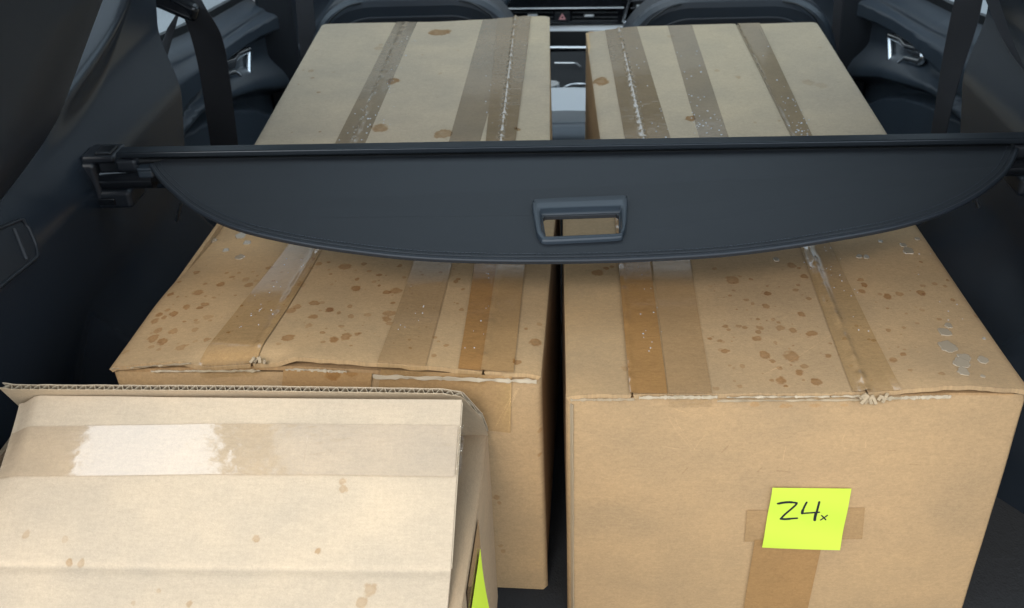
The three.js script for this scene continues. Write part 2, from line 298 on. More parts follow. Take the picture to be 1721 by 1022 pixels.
for (const s of [-1, 1]) {
  const d = thing('rear_door', s < 0 ? 'black rear door with chrome handle, partly behind the wide seat belt' : 'black rear door with chrome handle, crossed by the narrow slanting seat belt', 'car door');
  const z0 = -1.33, z1 = -2.30;
  const fz = (u) => s < 0 ? lerp(z0, z1, u) : lerp(z1, z0, u);
  mesh('door_panel', sheet((u, v) => { const z = fz(u), y = lerp(-0.36, interp(cBelt, z), v); return V(s * doorX(y, z), y, z); }, 60, 150, 0.01, (u, v) => [u * 0.97, v * 0.8]), M.door, d);
  mesh('window_seal', sheet((u, v) => { const z = fz(u); return V(s * (DX + 0.03), interp(cBelt, z) + lerp(-0.012, 0.012, v), z); }, 30, 2, 0.012), M.black, d);
  mesh('window_pane', sheet((u, v) => { const z = fz(u), y = lerp(interp(cBelt, z) - 0.01, 0.92, v); return V(s * (DX + 0.045 - 0.10 * v), y, z); }, 12, 8, 0.004, (u, v) => [u, v * 0.6]), M.glassDark, d);
  // handle: chrome rim round a black cup and a lever
  const hx = DX - 0.012, H = list => list.map(([u, v]) => { const p = atX(u, v, hx); return V(s * hx, p.y, p.z); });
  const rim = H([[1496, 60], [1516, 68], [1524, 78], [1549, 84], [1552, 96], [1548, 105], [1523, 99], [1510, 110], [1497, 108]]);
  const h = mesh('door_handle', poly([...rim, rim[0]], 0.0072), M.chrome, d);
  const sh = new THREE.Shape(rim.map(p => new THREE.Vector2(p.z, p.y)));
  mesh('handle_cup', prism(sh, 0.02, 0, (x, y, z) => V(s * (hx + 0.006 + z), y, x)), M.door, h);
  const L = H([[1524, 78], [1549, 85], [1550, 97], [1527, 91]]);
  mesh('lever', sheet(bil(L[3], L[2], L[1], L[0]), 2, 2, 0.008), M.chrome, h);
  mesh('handle_surround', poly(H([[1503, 56], [1530, 62], [1548, 73]]), 0.004), M.gloss, h);
}
// front doors seen past the pillars
for (const s of [-1, 1]) {
  const d = thing('front_door', s < 0 ? 'front door panel in the gap between rear door and belted front seat' : 'front door panel beyond the pillar next to the right front seat', 'car door');
  mesh('door_panel', [sheet((u, v) => { const z = lerp(-2.45, -3.45, s < 0 ? u : 1 - u), y = lerp(-0.36, 0.26, v); return V(s * (0.74 - 0.05 * ss(-0.02, 0.02, y) * ss(0.27, 0.2, y)), y, z); }, 8, 40, 0.01)], M.leather, d);
  mesh('arm_rest', rbox(0.08, 0.06, 0.5, 0.02, s * 0.69, 0.03, -2.75), M.bezel, d);
  mesh('window_pane', sheet((u, v) => V(s * lerp(0.745, 0.65, v), lerp(0.25, 0.88, v), lerp(-2.44, lerp(-3.45, -2.66, v), u)), 4, 6, 0.004), M.glass, d);
  const mr = mesh('mirror_bezel', rbox(0.05, 0.03, 0.02, 0.008, s * 0.62, 0.20, -2.52), M.chrome, d);
}
for (const s of [-1, 1]) {
  const side = s < 0 ? 'left' : 'right';
  struct('centre_pillar_' + side, sheet((u, v) => { const y = lerp(-0.36, 0.32, v), a = u * Math.PI; return V(s * (0.70 - 0.05 * Math.sin(a)), y, s < 0 ? lerp(-2.27, -2.46, u) : lerp(-2.46, -2.27, u)); }, 10, 6, 0.01, (u, v) => [u * 0.2, v * 0.7]), M.trimDark);
}

// ───────────────────────── seat belts ─────────────────────────
function belt(parent, name, pts, halfW, mat) { // pts: [centre, width direction]
  const c = new THREE.CatmullRomCurve3(pts.map(p => p[0]), false, 'catmullrom', 0.4), w = new THREE.CatmullRomCurve3(pts.map(p => p[1]), false, 'catmullrom', 0.4);
  return mesh(name, sheet((u, v) => c.getPoint(v).addScaledVector(w.getPoint(v).normalize(), lerp(-halfW, halfW, u)), 6, 60, 0.0014, (u, v) => [u * 0.05, v]), mat, parent);
}
{
  const b = thing('seat_belt', 'wide black rear seat belt hanging down past the left door handle', 'seat belt', 'rear seat belts');
  const L = (u, v, z) => atZ(u, v, z);
  belt(b, 'webbing', [[L(300, -30, -1.50), V(0.7, -0.5, -0.5)], [L(322, 8, -1.50), V(0.75, -0.45, -0.3)], [L(345, 55, -1.52), V(0.95, -0.2, -0.1)], [L(360, 120, -1.55), V(1, 0, 0)], [L(378, 250, -1.60), V(1, 0, 0)], [L(388, 330, -1.62), V(1, 0, 0)]], 0.0245, M.belt);
  mesh('belt_guide', [rbox(0.07, 0.03, 0.022, 0.010, 0, 0, 0, 0, 0, -0.45).translate(...atZ(296, 8, -1.49).toArray())], M.gloss, b);
  belt(b, 'lower_webbing', [[atX(292, 30, -0.60), V(0.1, 0.3, -1)], [atX(262, 130, -0.60), V(0, 0, -1)], [atX(238, 245, -0.60), V(0, 0, -1)], [atX(225, 300, -0.60), V(0, 0, -1)]], 0.03, M.belt);
}
{
  const b = thing('seat_belt', 'narrow slanting rear seat belt in front of the right door', 'seat belt', 'rear seat belts');
  belt(b, 'webbing', [[atX(1636, -40, 0.60), V(-0.35, 0.1, -0.6)], [atX(1622, 25, 0.60), V(-0.5, 0.1, -0.6)], [atX(1600, 110, 0.60), V(-0.3, 0, -0.7)], [atX(1585, 180, 0.60), V(-0.15, 0, -0.7)], [atX(1572, 250, 0.60), V(-0.1, 0, -0.7)]], 0.022, M.belt);
  belt(b, 'lower_webbing', [[atX(1660, -20, 0.565), V(-0.3, 0.2, -0.8)], [atX(1690, 60, 0.565), V(-0.2, 0.2, -0.8)], [atX(1715, 110, 0.565), V(-0.1, 0.2, -0.8)]], 0.02, M.belt);
}
for (const [u0, u1, s] of [[508, 526, -1], [1412, 1396, 1]]) {
  const b = thing('front_seat_belt', s < 0 ? 'dark belt strap beside the left front seat, by the box corner' : 'thin dark belt strap beside the right front seat', 'seat belt', 'front seat belts');
  belt(b, 'webbing', [[atZ(u0, -40, -2.22), V(1, 0, 0.2)], [atZ((u0 + u1) / 2, 60, -2.22), V(1, 0, 0.1)], [atZ(u1, 150, -2.22), V(1, 0, 0)]], s < 0 ? 0.021 : 0.009, M.belt);
}

// ───────────────────────── front seats ─────────────────────────
for (const s of [-1, 1]) {
  const t = thing('bucket_seat', s < 0 ? 'black leather front seat behind the steering wheel, its rounded back above the boxes' : 'black leather front passenger seat, its rounded back above the boxes', 'car seat', 'front seats');
  const cx = s < 0 ? -0.338 : 0.368, ty = s < 0 ? 0.262 : 0.243, zb = -2.20, hw = 0.235;
  const sh = new THREE.Shape();
  sh.moveTo(-hw - 0.02, -0.36); sh.lineTo(-hw - 0.015, ty - 0.16); sh.bezierCurveTo(-hw, ty - 0.04, -hw * 0.75, ty - 0.005, -hw * 0.42, ty); sh.lineTo(hw * 0.42, ty); sh.bezierCurveTo(hw * 0.75, ty - 0.005, hw, ty - 0.04, hw + 0.015, ty - 0.16); sh.lineTo(hw + 0.02, -0.36); sh.closePath();
  const bk = mesh('backrest', prism(sh, 0.07, 0.025, (x, y, z) => V(cx + x * 0.93, y - 0.022, zb - 0.085 + z * 0.9 - (0.15 * (y - ty)) * -0.4)), M.leather, t);
  const zf = zb + 0.008;
  for (const k of [-1, 1]) mesh('seam', tube([V(cx + k * 0.10, ty - 0.012, zf - 0.015), V(cx + k * 0.15, ty - 0.022, zf + 0.006), V(cx + k * 0.195, ty - 0.08, zf), V(cx + k * 0.205, ty - 0.25, zf - 0.01)], 0.0022, 30, 6), M.black, bk);
  mesh('back_panel', prism((() => { const q = new THREE.Shape(); q.moveTo(-0.17, -0.3); q.lineTo(-0.175, ty - 0.10); q.quadraticCurveTo(-0.15, ty - 0.05, -0.09, ty - 0.047); q.lineTo(0.09, ty - 0.047); q.quadraticCurveTo(0.15, ty - 0.05, 0.175, ty - 0.10); q.lineTo(0.17, -0.3); return q; })(), 0.006, 0.003, (x, y, z) => V(cx + x, y, zb - 0.004 + z + 0.06 * (y - ty))), M.trimDark, t);
  mesh('headrest', rbox(0.27, 0.22, 0.10, 0.045, cx, ty + 0.145, zb - 0.05), M.leather, t);
  for (const k of [-1, 1]) mesh('headrest_post', new THREE.CylinderGeometry(0.006, 0.006, 0.08, 10).translate(cx + k * 0.06, ty + 0.02, zb - 0.055), M.chrome, t);
}

// ───────────────────────── dashboard, steering wheel, console ─────────────────────────
{
  const t = thing('dashboard', 'dark dashboard with screen, air vents and red hazard button', 'dashboard');
  const Z = -2.95, P = (u, v, z = Z) => atZ(u, v, z);
  mesh('dash_body', [rbox(1.44, 0.34, 0.3, 0.06, 0, 0.0, -3.24), rbox(1.44, 0.12, 0.16, 0.04, 0, 0.10, -3.12), rbox(1.44, 0.3, 0.1, 0.03, 0, -0.22, -3.14)], M.trimDark, t);
  const quad = (a, b, c, d, th = 0.02) => sheet(bil(P(...d), P(...c), P(...b), P(...a)), 2, 2, th);
  mesh('vent_housing', quad([836, -14], [1062, -18], [1066, 40], [832, 42], 0.12), M.gloss, t);
  mesh('screen', quad([842, -30, Z + 0.02], [1046, -34, Z + 0.02], [1046, 12, Z + 0.02], [842, 14, Z + 0.02], 0.012), M.gloss, t);
  mesh('screen_trim', poly([P(840, 15, Z + 0.026), P(1048, 13, Z + 0.026)], 0.002), M.satin, t);
  for (const [u, v] of [[895, 25], [990, 26], [1078, 10]]) { const p = P(u, v, Z + 0.006); mesh('vent_tab', rbox(0.030, 0.007, 0.014, 0.003, p.x, p.y, p.z), M.satin, t); }
  for (const [u0, u1] of [[850, 930], [962, 1038]]) for (const v of [21, 29, 35]) mesh('vent_slat', poly([P(u0, v, Z + 0.003), P(u1, v, Z + 0.003)], 0.0018), M.trim, t);
  const hz = P(945, 27, Z + 0.006);
  const hb = mesh('hazard_button', rbox(0.046, 0.026, 0.012, 0.003, hz.x, hz.y, hz.z), M.trimDark, t);
  const tri = new THREE.Shape(); tri.moveTo(-0.010, -0.008); tri.lineTo(0.010, -0.008); tri.lineTo(0, 0.010); tri.closePath(); const hole = new THREE.Path(); hole.moveTo(-0.005, -0.005); hole.lineTo(0.005, -0.005); hole.lineTo(0, 0.004); hole.closePath(); tri.holes.push(hole);
  mesh('hazard_triangle', prism(tri, 0.001, 0, (x, y, z) => V(hz.x + x, hz.y + y, hz.z + 0.0065 + z)), std([0.75, 0.35, 0.36], 0.5), hb);
  mesh('trim_band', sheet((u, v) => { const p = bil(P(836, 53, Z + 0.03), P(1100, 50, Z + 0.03), P(1100, 36, Z - 0.03), P(836, 39, Z - 0.03))(u, v); return p; }, 4, 4, 0.02), std([0.55, 0.57, 0.59], 0.35), t);  // pale paint stands in for the windscreen light mirrored in the band
  mesh('vent_rim', tube([P(1046, -30, Z + 0.01), P(1056, 0, Z + 0.01), P(1052, 20, Z + 0.01), P(1048, 35, Z + 0.01), P(1058, 38, Z + 0.01), P(1090, 38, Z + 0.01)], 0.0042, 60, 8), M.chrome, t);
  for (const v of [2, 14, 24]) mesh('vent_slat', poly([P(1060, v, Z + 0.004), P(1130, v - 6, Z + 0.004)], 0.003), M.trim, t);
  mesh('side_vent', quad([1056, -20, Z + 0.0], [1140, -24, Z], [1140, 36, Z], [1056, 40, Z], 0.08), M.black, t);
  mesh('lower_slot', quad([905, 53, Z + 0.034], [1010, 53, Z + 0.034], [1010, 77, Z + 0.036], [905, 77, Z + 0.036], 0.02), M.black, t);
  mesh('lower_bar', poly([P(880, 80.5, Z + 0.12), P(1040, 80.5, Z + 0.12)], 0.0052), M.satin, t);
}
{
  const t = thing('steering_wheel', 'grey steering wheel rim just showing past the left front seat', 'steering wheel');
  const c = atZ(745, -62, -2.62);
  mesh('rim', new THREE.TorusGeometry(0.182, 0.014, 12, 60).applyMatrix4(new THREE.Matrix4().makeRotationX(-0.35)).translate(c.x, c.y, c.z), M.bezel, t);
  mesh('hub', rbox(0.15, 0.12, 0.05, 0.03, c.x, c.y, c.z - 0.04, -0.35), M.trim, t);
  mesh('spoke', [rbox(0.34, 0.03, 0.02, 0.008, c.x, c.y, c.z - 0.02, -0.35), rbox(0.03, 0.17, 0.02, 0.008, c.x, c.y - 0.08, c.z - 0.02, -0.35)], M.satin, t);
}
{
  const t = thing('centre_console', 'centre console with shiny armrest lid painted pale for reflected sky, between the rear boxes', 'console');
  const y = 0.03, Zy = (v, yy = y) => atY(955, v, yy).z;
  mesh('console_body', rbox(0.22, 0.36, 0.46, 0.02, 0, -0.19, -2.425), std([0.005, 0.006, 0.007], 0.6, { specularIntensity: 0.3 }), t);
  const zA = Zy(190), zB = Zy(151);
  mesh('armrest_lid', sheet((u, v) => V(lerp(-0.10, 0.10, u), y + 0.006 * Math.sin(Math.PI * u), lerp(zA, zB, v)), 8, 4, 0.03), std([0.42, 0.44, 0.46], 0.3, { clearcoat: 1 }), t);  // pale base colour imitates sky reflected in the lid
  mesh('armrest_cushion', tube([V(-0.105, y - 0.045, zA + 0.055), V(0.105, y - 0.045, zA + 0.055)], 0.042, 4, 24), M.bezel, t);
  mesh('cushion_piping', poly([V(-0.105, y - 0.088, zA + 0.084), V(0.105, y - 0.088, zA + 0.084)], 0.004), M.satin, t);
  mesh('rear_face', rbox(0.21, 0.26, 0.02, 0.01, 0, -0.20, zA + 0.06), M.black, t);
  const k = atY(930, 142, 0.02);
  mesh('selector_knob', new THREE.CylinderGeometry(0.022, 0.024, 0.022, 24).translate(k.x - 0.008, 0.012, k.z), M.chrome, t);
  mesh('cup_rim', new THREE.TorusGeometry(0.036, 0.003, 8, 30).rotateX(Math.PI / 2).translate(0.035, 0.0, k.z - 0.02), M.satin, t);
  mesh('tray_edge', poly([atY(932, 106, 0.0), atY(968, 106, 0.0), atY(976, 112, 0.0)], 0.002), M.satin, t);
  mesh('cup_holder_plate', sheet((u, v) => V(lerp(-0.10, 0.10, u), -0.004, lerp(zB - 0.004, zB - 0.09, v)), 3, 3, 0.02), std([0.06, 0.065, 0.07], 0.2), t);
}

// ───────────────────────── cardboard boxes ─────────────────────────
function frame(g) { g.updateMatrixWorld(true); const inv = g.matrixWorld.clone().invert(), o = CAM.clone().applyMatrix4(inv); // photo pixel to a point on a plane of the box
  const ray = (u, v) => dir(u, v).transformDirection(inv);
  return { top: (u, v, h) => { const d = ray(u, v); return o.clone().addScaledVector(d, (h - o.y) / d.y); }, front: (u, v, z = 0) => { const d = ray(u, v); return o.clone().addScaledVector(d, (z - o.z) / d.z); } };
}
const TH = 0.0045;
// one closed shipping box. local frame: x right, y up, front face at z = 0, depth towards -z
function shippingBox(g, S) {
  const { w, d, h } = S, hw = w / 2, fr = frame(g), T = (u, v) => { const p = fr.top(u, v, h); return [p.x + hw, -p.z]; };   // top uv in metres: x from left, y from front
  const stains = S.stains.map(([u, v, r, k, c]) => { const a = T(u, v), b = T(u + r, v), e = T(u, v - r * 0.55); return { x: a[0], y: a[1], r: (b[0] - a[0]), ry: (b[0] - a[0]) * (0.85 + 0.5 * hash(u | 0, v | 0)), k, c }; });
  for (let i = 0; i < (S.extra || 0); i++) { const [u0, u1, v0, v1] = S.extraIn; const a = T(lerp(u0, u1, rnd()), lerp(v0, v1, rnd())); stains.push({ x: a[0], y: a[1], r: 0.0007 + 0.0026 * rnd() ** 3, k: 0.3 + 0.7 * rnd() }); }
  const lines = (S.topLines || []).map(L => ({ ...L, pts: L.px.map(([u, v]) => T(u, v)) }));
  const topMap = boardTex(w, d, { stains, lines, seed: S.seed, ppm: 1600, base: S.base });
  const topMat = board(topMap), lift = S.lift || (() => 0);
  const yTop = (x, dd) => h + (S.warp ?? 0.0015) * (fbm(x * 9 + S.seed * 3, dd * 9, 2) - 0.4) + lift(x, dd) + (S.sag ? S.sag(x, dd) : 0);
  // seams run front to back; each given by two pixels
  const seam = S.seams.map(([a, b]) => { const p = T(...a), q = T(...b); return dd => p[0] + (q[0] - p[0]) * (dd - p[1]) / (q[1] - p[1]); });
  const cuts = [() => 0.0005, ...seam, () => w - 0.0005];
  const over = S.over || 0.001;
  for (let k = 0; k + 1 < cuts.length; k++) {
    const gap = 0.0008, dy = (S.step || [0, 0, 0])[k] || 0;
    const fx = (u, v, dd) => lerp(cuts[k](dd) + (k ? gap : 0), cuts[k + 1](dd) - (k + 2 < cuts.length ? gap : 0), u);
    mesh('top_flap', sheet((u, v) => { const dd = lerp(-over, d, v), x = fx(u, v, dd); const ex = Math.min(u, 1 - u) * (cuts[k + 1](dd) - cuts[k](dd));
      const jag = (vn(x * 140, S.seed) - 0.5) * (S.jag ?? 0.0012) * ss(0.03, 0, v);
      const c = (k === 0 && u < 0.5) || (k + 2 === cuts.length && u > 0.5) ? 0.003 * Math.exp(-ex / 0.004) : 0.0006 * Math.exp(-ex / 0.002);
      return V(x - hw, yTop(x, dd) + dy - c, -dd + jag); }, 26, 44, TH, (u, v) => { const dd = lerp(-over, d, v); return [fx(u, v, dd), dd]; }), topMat, g);
  }
  // side, back, bottom
  const sideMap = S.sideMap, plain = board(sideMap);
  const wallH = h - TH - 0.0012;
  const bulge = (a, b) => Math.sin(Math.PI * cl(a)) * Math.sin(Math.PI * cl(b));
  for (const s of [-1, 1]) mesh('side_panel', sheet((u, v) => { const uu = s < 0 ? 1 - u : u; return V(s * (hw - 0.001 + (S.bulge ?? 0.003) * bulge(u, v) - (S.lean || 0) * (1 - v)), v * wallH, -lerp(0.006, d - 0.006, uu)); }, 16, 14, TH, (u, v) => [u * d, v * h]), plain, g);
  mesh('back_panel', sheet((u, v) => V(lerp(hw - 0.006, -hw + 0.006, u), v * wallH, -d), 6, 6, TH, (u, v) => [u * w, v * h]), plain, g);
  mesh('bottom_panel', sheet((u, v) => V(lerp(-hw + 0.006, hw - 0.006, u), TH + 0.0005, -lerp(0.006, d - 0.006, v)), 4, 4, TH, (u, v) => [u * w, v * d]), plain, g);
  // front: bulging panel with rounded vertical corners that turn into the sides
  const fMat = board(S.frontMap), R = 0.006;
  const fz = (x, y) => (S.fb ?? 0.004) * bulge((x + hw) / w, y / h) + 0.0034 * (fbm(x * 7 + S.seed, y * 7, 3) - 0.45);
  const fp = (u, v) => { const x = lerp(-hw, hw, u), e = hw - Math.abs(x), c = e < R ? R - Math.sqrt(Math.max(0, R * R - (R - e) ** 2)) : 0, y = v * wallH; const le = hw - wallH > 9 ? 0 : 0;
    return V(x + (S.skew || 0) * (1 - v) * (x < 0 ? 1 : 0.15), y, fz(x, y) - c - 0.004 * ss(0.985, 1, v)); };
  mesh('front_panel', sheet(fp, 90, 50, TH, (u, v) => [u * w, v * h]), fMat, g);
  const G = { topMat, topMap, yTop, T, fr, fz, fp, wallH, w, h, d, hw };
  // tape strips on top: left and right edge, two pixels each
  for (const t of S.tapes) {
    const [l0, l1, r0, r1] = [t.l[0], t.l[1], t.r[0], t.r[1]].map(p => T(...p)), at = (p, q, dd) => p[0] + (q[0] - p[0]) * (dd - p[1]) / (q[1] - p[1]);
    const d0 = t.d0 ?? -0.0005, d1 = t.d1 ?? d, mat = new THREE.MeshPhysicalMaterial({ map: topMap, roughness: t.rough ?? 0.17, bumpMap: wrinkle, bumpScale: (t.bump ?? 0.0005) * 1.1, clearcoat: 1, clearcoatRoughness: 0.08, ior: 1.62, side: THREE.DoubleSide, specularIntensity: 1 });
    mat.color.setRGB(...(t.c || [0.80, 0.76, 0.72]));
    const fx = (u, dd) => lerp(at(l0, l1, dd), at(r0, r1, dd), u);
    const tp = (u, v) => { const dd = lerp(d0, d1, v), x = fx(u, dd); let y = yTop(x, dd) + 0.0009 + (t.lay || 0);
      for (const s of seam) { const e = (x - s(dd)) / 0.004; y += (t.ridge ?? 0.0008) * Math.exp(-e * e) * (0.35 + 1.3 * vn(dd * 95, 3)) * (t.saw ? 0.3 : 1); if (t.saw) { const f = (dd + 0.004 * vn(dd * 40, 8)) / 0.019, q = f - Math.floor(f); y += t.saw * Math.exp(-e * e * 1.6) * Math.min(q / 0.84, (1 - q) / 0.16) * (0.5 + 0.8 * hash(Math.floor(f), 5)); } }
      return V(x - hw, y, -dd); };
    const tape = mesh('tape_strip', sheet(tp, 40, t.saw ? 260 : 70, 0, (u, v) => { const dd = lerp(d0, d1, v); return [fx(u, dd), dd]; }), mat, g);
    if (t.hang) { // the end folded down over the front
      const xa = fx(0, 0), xb = fx(1, 0), drop = t.hang;
      mesh('tape_end', sheet((u, v) => { const x = lerp(xa, xb, u), y0 = yTop(x, 0); return V(x - hw, lerp(y0 + 0.0006 - drop - 0.002 * vn(x * 300, 1), y0 + 0.0008, v), 0.0018 + fz(x - hw, h - drop) * (1 - v) + over + 0.0004 * vn(x * 200, v * 9)); }, 24, 8, 0, (u, v) => [lerp(xa, xb, u), 0.3 + v * drop]), M.film, tape);
    }
  }
  // standing water on top
  if (S.drops) { const geos = S.drops.map(([u, v, r], n) => { const [x, dd] = T(u, v), rr = T(u + r, v)[0] - x, sh = new THREE.Shape(); const pts = [];
      for (let i = 0; i < 44; i++) { const a = i / 44 * 6.2832, q = rr * (0.45 + 1.0 * fbm(Math.cos(a) * 1.5 + n * 9, Math.sin(a) * 1.5, 3)); pts.push(new THREE.Vector2(Math.cos(a) * q, Math.sin(a) * q * 1.25)); } sh.setFromPoints(pts);
      return prism(sh, 0.0002, Math.min(0.0007, rr * 0.2), (a, b, c) => V(x - hw + a, yTop(x, dd) + 0.0002 + c, -dd - b)); });
    geos.forEach(q => mesh('water_puddle', q, M.water, g)); }
  if (S.beads) { const geos = []; for (const [u0, v0, u1, v1, sp, n] of S.beads) for (let i = 0; i < n * 0.6; i++) { const f = rnd(), [x, dd] = T(lerp(u0, u1, f) + (rnd() - 0.5) * sp, lerp(v0, v1, f) + (rnd() - 0.5) * sp * 0.6); if (x < 0.004 || x > w - 0.004 || dd < 0.003 || dd > d - 0.003) continue;
      const r = (S.bead || 0.0005) + (S.bead || 0.0005) * 1.3 * rnd() * rnd(); geos.push(new THREE.SphereGeometry(r, 8, 5, 0, 6.2832, 0, 1.5708).scale(1, 0.6, 1).translate(x - hw, yTop(x, dd) + 0.0011, -dd)); }
    stuff(mesh('water_beads', geos, M.bead, g)); }
  return G;
}
const sideTex = boardTex(0.5, 0.32, { seed: 21, ppm: 900 });
function ribbon(pts, hgt, name, mat, g, seedN, amp = 0.0012) { // torn paper edge: a thin upright, ragged strip along pts
  const c = new THREE.CatmullRomCurve3(pts, false, 'catmullrom', 0.2);
  return mesh(name, sheet((u, v) => { const p = c.getPoint(u), r = (vn(u * 34 + seedN, v * 2) - 0.5) * 0.7; return p.add(V(0, (v - 0.5) * hgt * (0.6 + 0.8 * vn(u * 40 + seedN, 2)) + r * amp, (vn(u * 26, seedN + v) - 0.5) * amp)); }, 90, 2, 0.0006), mat, g);
}

// front left box
const boxL = thing('cardboard_box', 'water-spotted taped cardboard box under the cargo cover, behind the open box', 'box', 'cardboard boxes loaded in the boot');
boxL.position.set(-0.2322, 0.0005, -0.7564); boxL.rotation.y = -0.0371;
{
  const w = 0.4183, d = 0.48, h = 0.2885;
  const st = [[328, 452, 6], [370, 478, 8], [333, 492, 10], [412, 470, 6, .6], [430, 473, 5, .6], [417, 481, 7, .8], [285, 494, 6], [298, 500, 3], [313, 519, 7], [335, 521, 6], [344, 515, 7], [281, 523, 5], [267, 531, 6], [292, 530, 8], [259, 542, 7], [276, 536, 5], [350, 538, 9, .5], [265, 559, 7], [257, 572, 9], [274, 579, 9], [292, 561, 8, .7], [328, 561, 6, .5], [210, 592, 6, .6], [350, 581, 6], [305, 593, 8, .6], [528, 516, 10], [489, 531, 9], [499, 523, 8], [527, 541, 10], [555, 528, 7], [486, 583, 11, .8], [520, 559, 7, .5], [507, 483, 7, .5], [535, 445, 6], [451, 450, 7],
    [580, 450, 11], [611, 445, 5], [637, 464, 5], [671, 448, 5], [597, 489, 9], [664, 492, 11], [650, 494, 7], [660, 513, 5], [588, 521, 5], [553, 528, 6], [570, 534, 4], [590, 540, 6, .7], [618, 536, 7, .7], [654, 532, 11], [650, 543, 9], [654, 551, 7], [575, 559, 6, .6], [582, 579, 10], [601, 573, 5], [563, 585, 9], [898, 575, 12], [884, 553, 4], [906, 544, 5, .6], [868, 610, 8], [766, 474, 4], [768, 512, 3], [731, 573, 4, .7], [729, 606, 5, .7], [678, 468, 4], [555, 463, 3], [600, 472, 4], [637, 483, 3], [695, 433, 6], [300, 470, 4], [380, 455, 4], [395, 500, 3], [345, 500, 3], [310, 545, 3]];
  const bump = x => { const q = [[0, 0.001], [0.03, 0.004], [0.09, 0.010], [0.15, 0.0155], [0.20, 0.0145], [0.27, 0.0095], [0.32, 0.0055], [0.365, 0.0015], [0.42, 0]]; return interp(q, x); };
  const frontMap = boardTex(w, h, { seed: 5, ppm: 1100, stains: [
    ...[[833, 830, 6], [836, 840, 4], [843, 925, 5], [840, 916, 4], [906, 720, 5], [905, 760, 4], [560, 628, 14], [590, 625, 12]].map(([u, v, r]) => { const p = frame(boxL).front(u, v); return { x: p.x + w / 2, y: p.y, r: r / 1750, k: 0.6 }; })],
    lines: [[[870, 645], [846, 700]], [[866, 650], [830, 720]], [[858, 640], [855, 725]]].map(l => ({ pts: l.map(([u, v]) => { const p = frame(boxL).front(u, v); return [p.x + w / 2, p.y]; }), w: 0.0012, c: [1.25, 1.25, 1.25], a: 0.5 })) });
  const G = shippingBox(boxL, { w, d, h, seed: 1, stains: st, extra: 190, extraIn: [230, 780, 430, 596], sideMap: sideTex, frontMap, jag: 0.003, skew: 0.010, warp: 0.002,
    sag: (x, dd) => -0.012 * ss(0.16, 0, x) * ss(0.10, 0.30, dd) - 0.0085 * ss(0.07, 0.10, x) * ss(0.19, 0.16, x) * (Math.max(0, 1 - Math.max(0, dd) / 0.030)) ** 2,
    lift: (x, dd) => bump(x) * Math.exp(-((Math.max(0, dd) / 0.10) ** 1.3)),
    seams: [[[530, 420], [438, 594]], [[840, 437], [814, 616]]],
    tapes: [
      { l: [[486, 407], [353, 594]], r: [[545, 415], [449, 592]], c: [1.00, 0.94, 0.85], bump: 0.0006, hang: 0.011 },
      { l: [[697, 437], [643, 604]], r: [[761, 437], [721, 606]], c: [0.94, 0.92, 0.92], hang: 0.010 },
      { l: [[799, 437], [773, 610]], r: [[845, 437], [818, 617]], c: [0.89, 0.71, 0.51], bump: 0.0009, hang: 0.012 },
      { lay: 0.0006, l: [[836, 437], [810, 617]], r: [[883, 439], [864, 622]], c: [0.96, 0.89, 0.80] }],
    drops: [[402, 384, 9], [413, 398, 6], [377, 410, 5], [402, 425, 7], [560, 418, 6], [356, 390, 5]],
    beads: [[500, 440, 420, 560, 46, 40], [545, 415, 575, 420, 16, 16], [720, 470, 690, 560, 60, 14], [830, 450, 800, 600, 40, 22]] });
  // the inner front flap that shows in the gap, and its torn edge
  const X = u => lerp(-w / 2, w / 2, u);
  mesh('inner_flap', sheet((u, v) => { const x = X(lerp(0.03, 0.97, u)); return V(x, h - 0.0065 + 0.55 * bump(x + w / 2) * Math.exp(-v * 1.2), -lerp(0.0025, 0.10, v)); }, 50, 10, TH, (u, v) => [u * w, v * 0.1]), board(sideTex, [0.96, 0.9, 0.82]), boxL);
  ribbon([0.10, 0.2, 0.3, 0.36].map(u => V(X(u), h - 0.0052 + 0.28 * bump(u * w), 0.0022)), 0.0018, 'torn_edge', M.torn, boxL, 3);
  ribbon([0.42, 0.47, 0.52, 0.56].map(u => V(X(u), h - 0.0050 + 0.42 * bump(u * w), 0.0025)), 0.0024, 'torn_edge', M.torn, boxL, 9);
  ribbon([0.62, 0.7, 0.78, 0.86, 0.93, 0.99].map((u, i) => V(X(u), h - 0.0038 - 0.0004 * i, 0.0042)), 0.0036, 'torn_edge', M.torn, boxL, 14, 0.0016);
  ribbon([0.005, 0.05, 0.12, 0.2].map(u => V(X(u), h - 0.003 + bump(u * w), 0.0022)), 0.0016, 'torn_edge', M.edge, boxL, 17);
  { const p = V(X(0.36), h + 0.013, 0.001); const geo = []; for (let i = 0; i < 7; i++) geo.push(rbox(0.004 + 0.005 * rnd(), 0.0016, 0.003, 0.0006, p.x + (rnd() - 0.5) * 0.014, p.y - 0.001 * i * rnd(), p.z + (rnd() - 0.3) * 0.005, rnd(), rnd() * 3, rnd())); mesh('crumpled_corner', geo, M.edge, boxL); }
  // patches of tape left on the front
  const Q = (a, b, c, dd, col, dz = 0.0016) => { const f = frame(boxL), pp = [dd, c, b, a].map(([u, v]) => f.front(u, v, 0.003)); const m = new THREE.MeshPhysicalMaterial({ map: frontMap, roughness: 0.25, bumpMap: wrinkle, bumpScale: 0.0006, clearcoat: 0.5, clearcoatRoughness: 0.15, side: THREE.DoubleSide }); m.color.setRGB(...col);
    const bb = bil(...pp); mesh('tape_patch', sheet((u, v) => { const p = bb(u, v); p.z = G.fz(p.x, p.y) + dz; return p; }, 12, 8, 0, (u, v) => { const p = bb(u, v); return [p.x + w / 2, p.y]; }), m, boxL); };
  Q([476, 622], [625, 628], [620, 690], [470, 690], [0.96, 0.88, 0.78]);
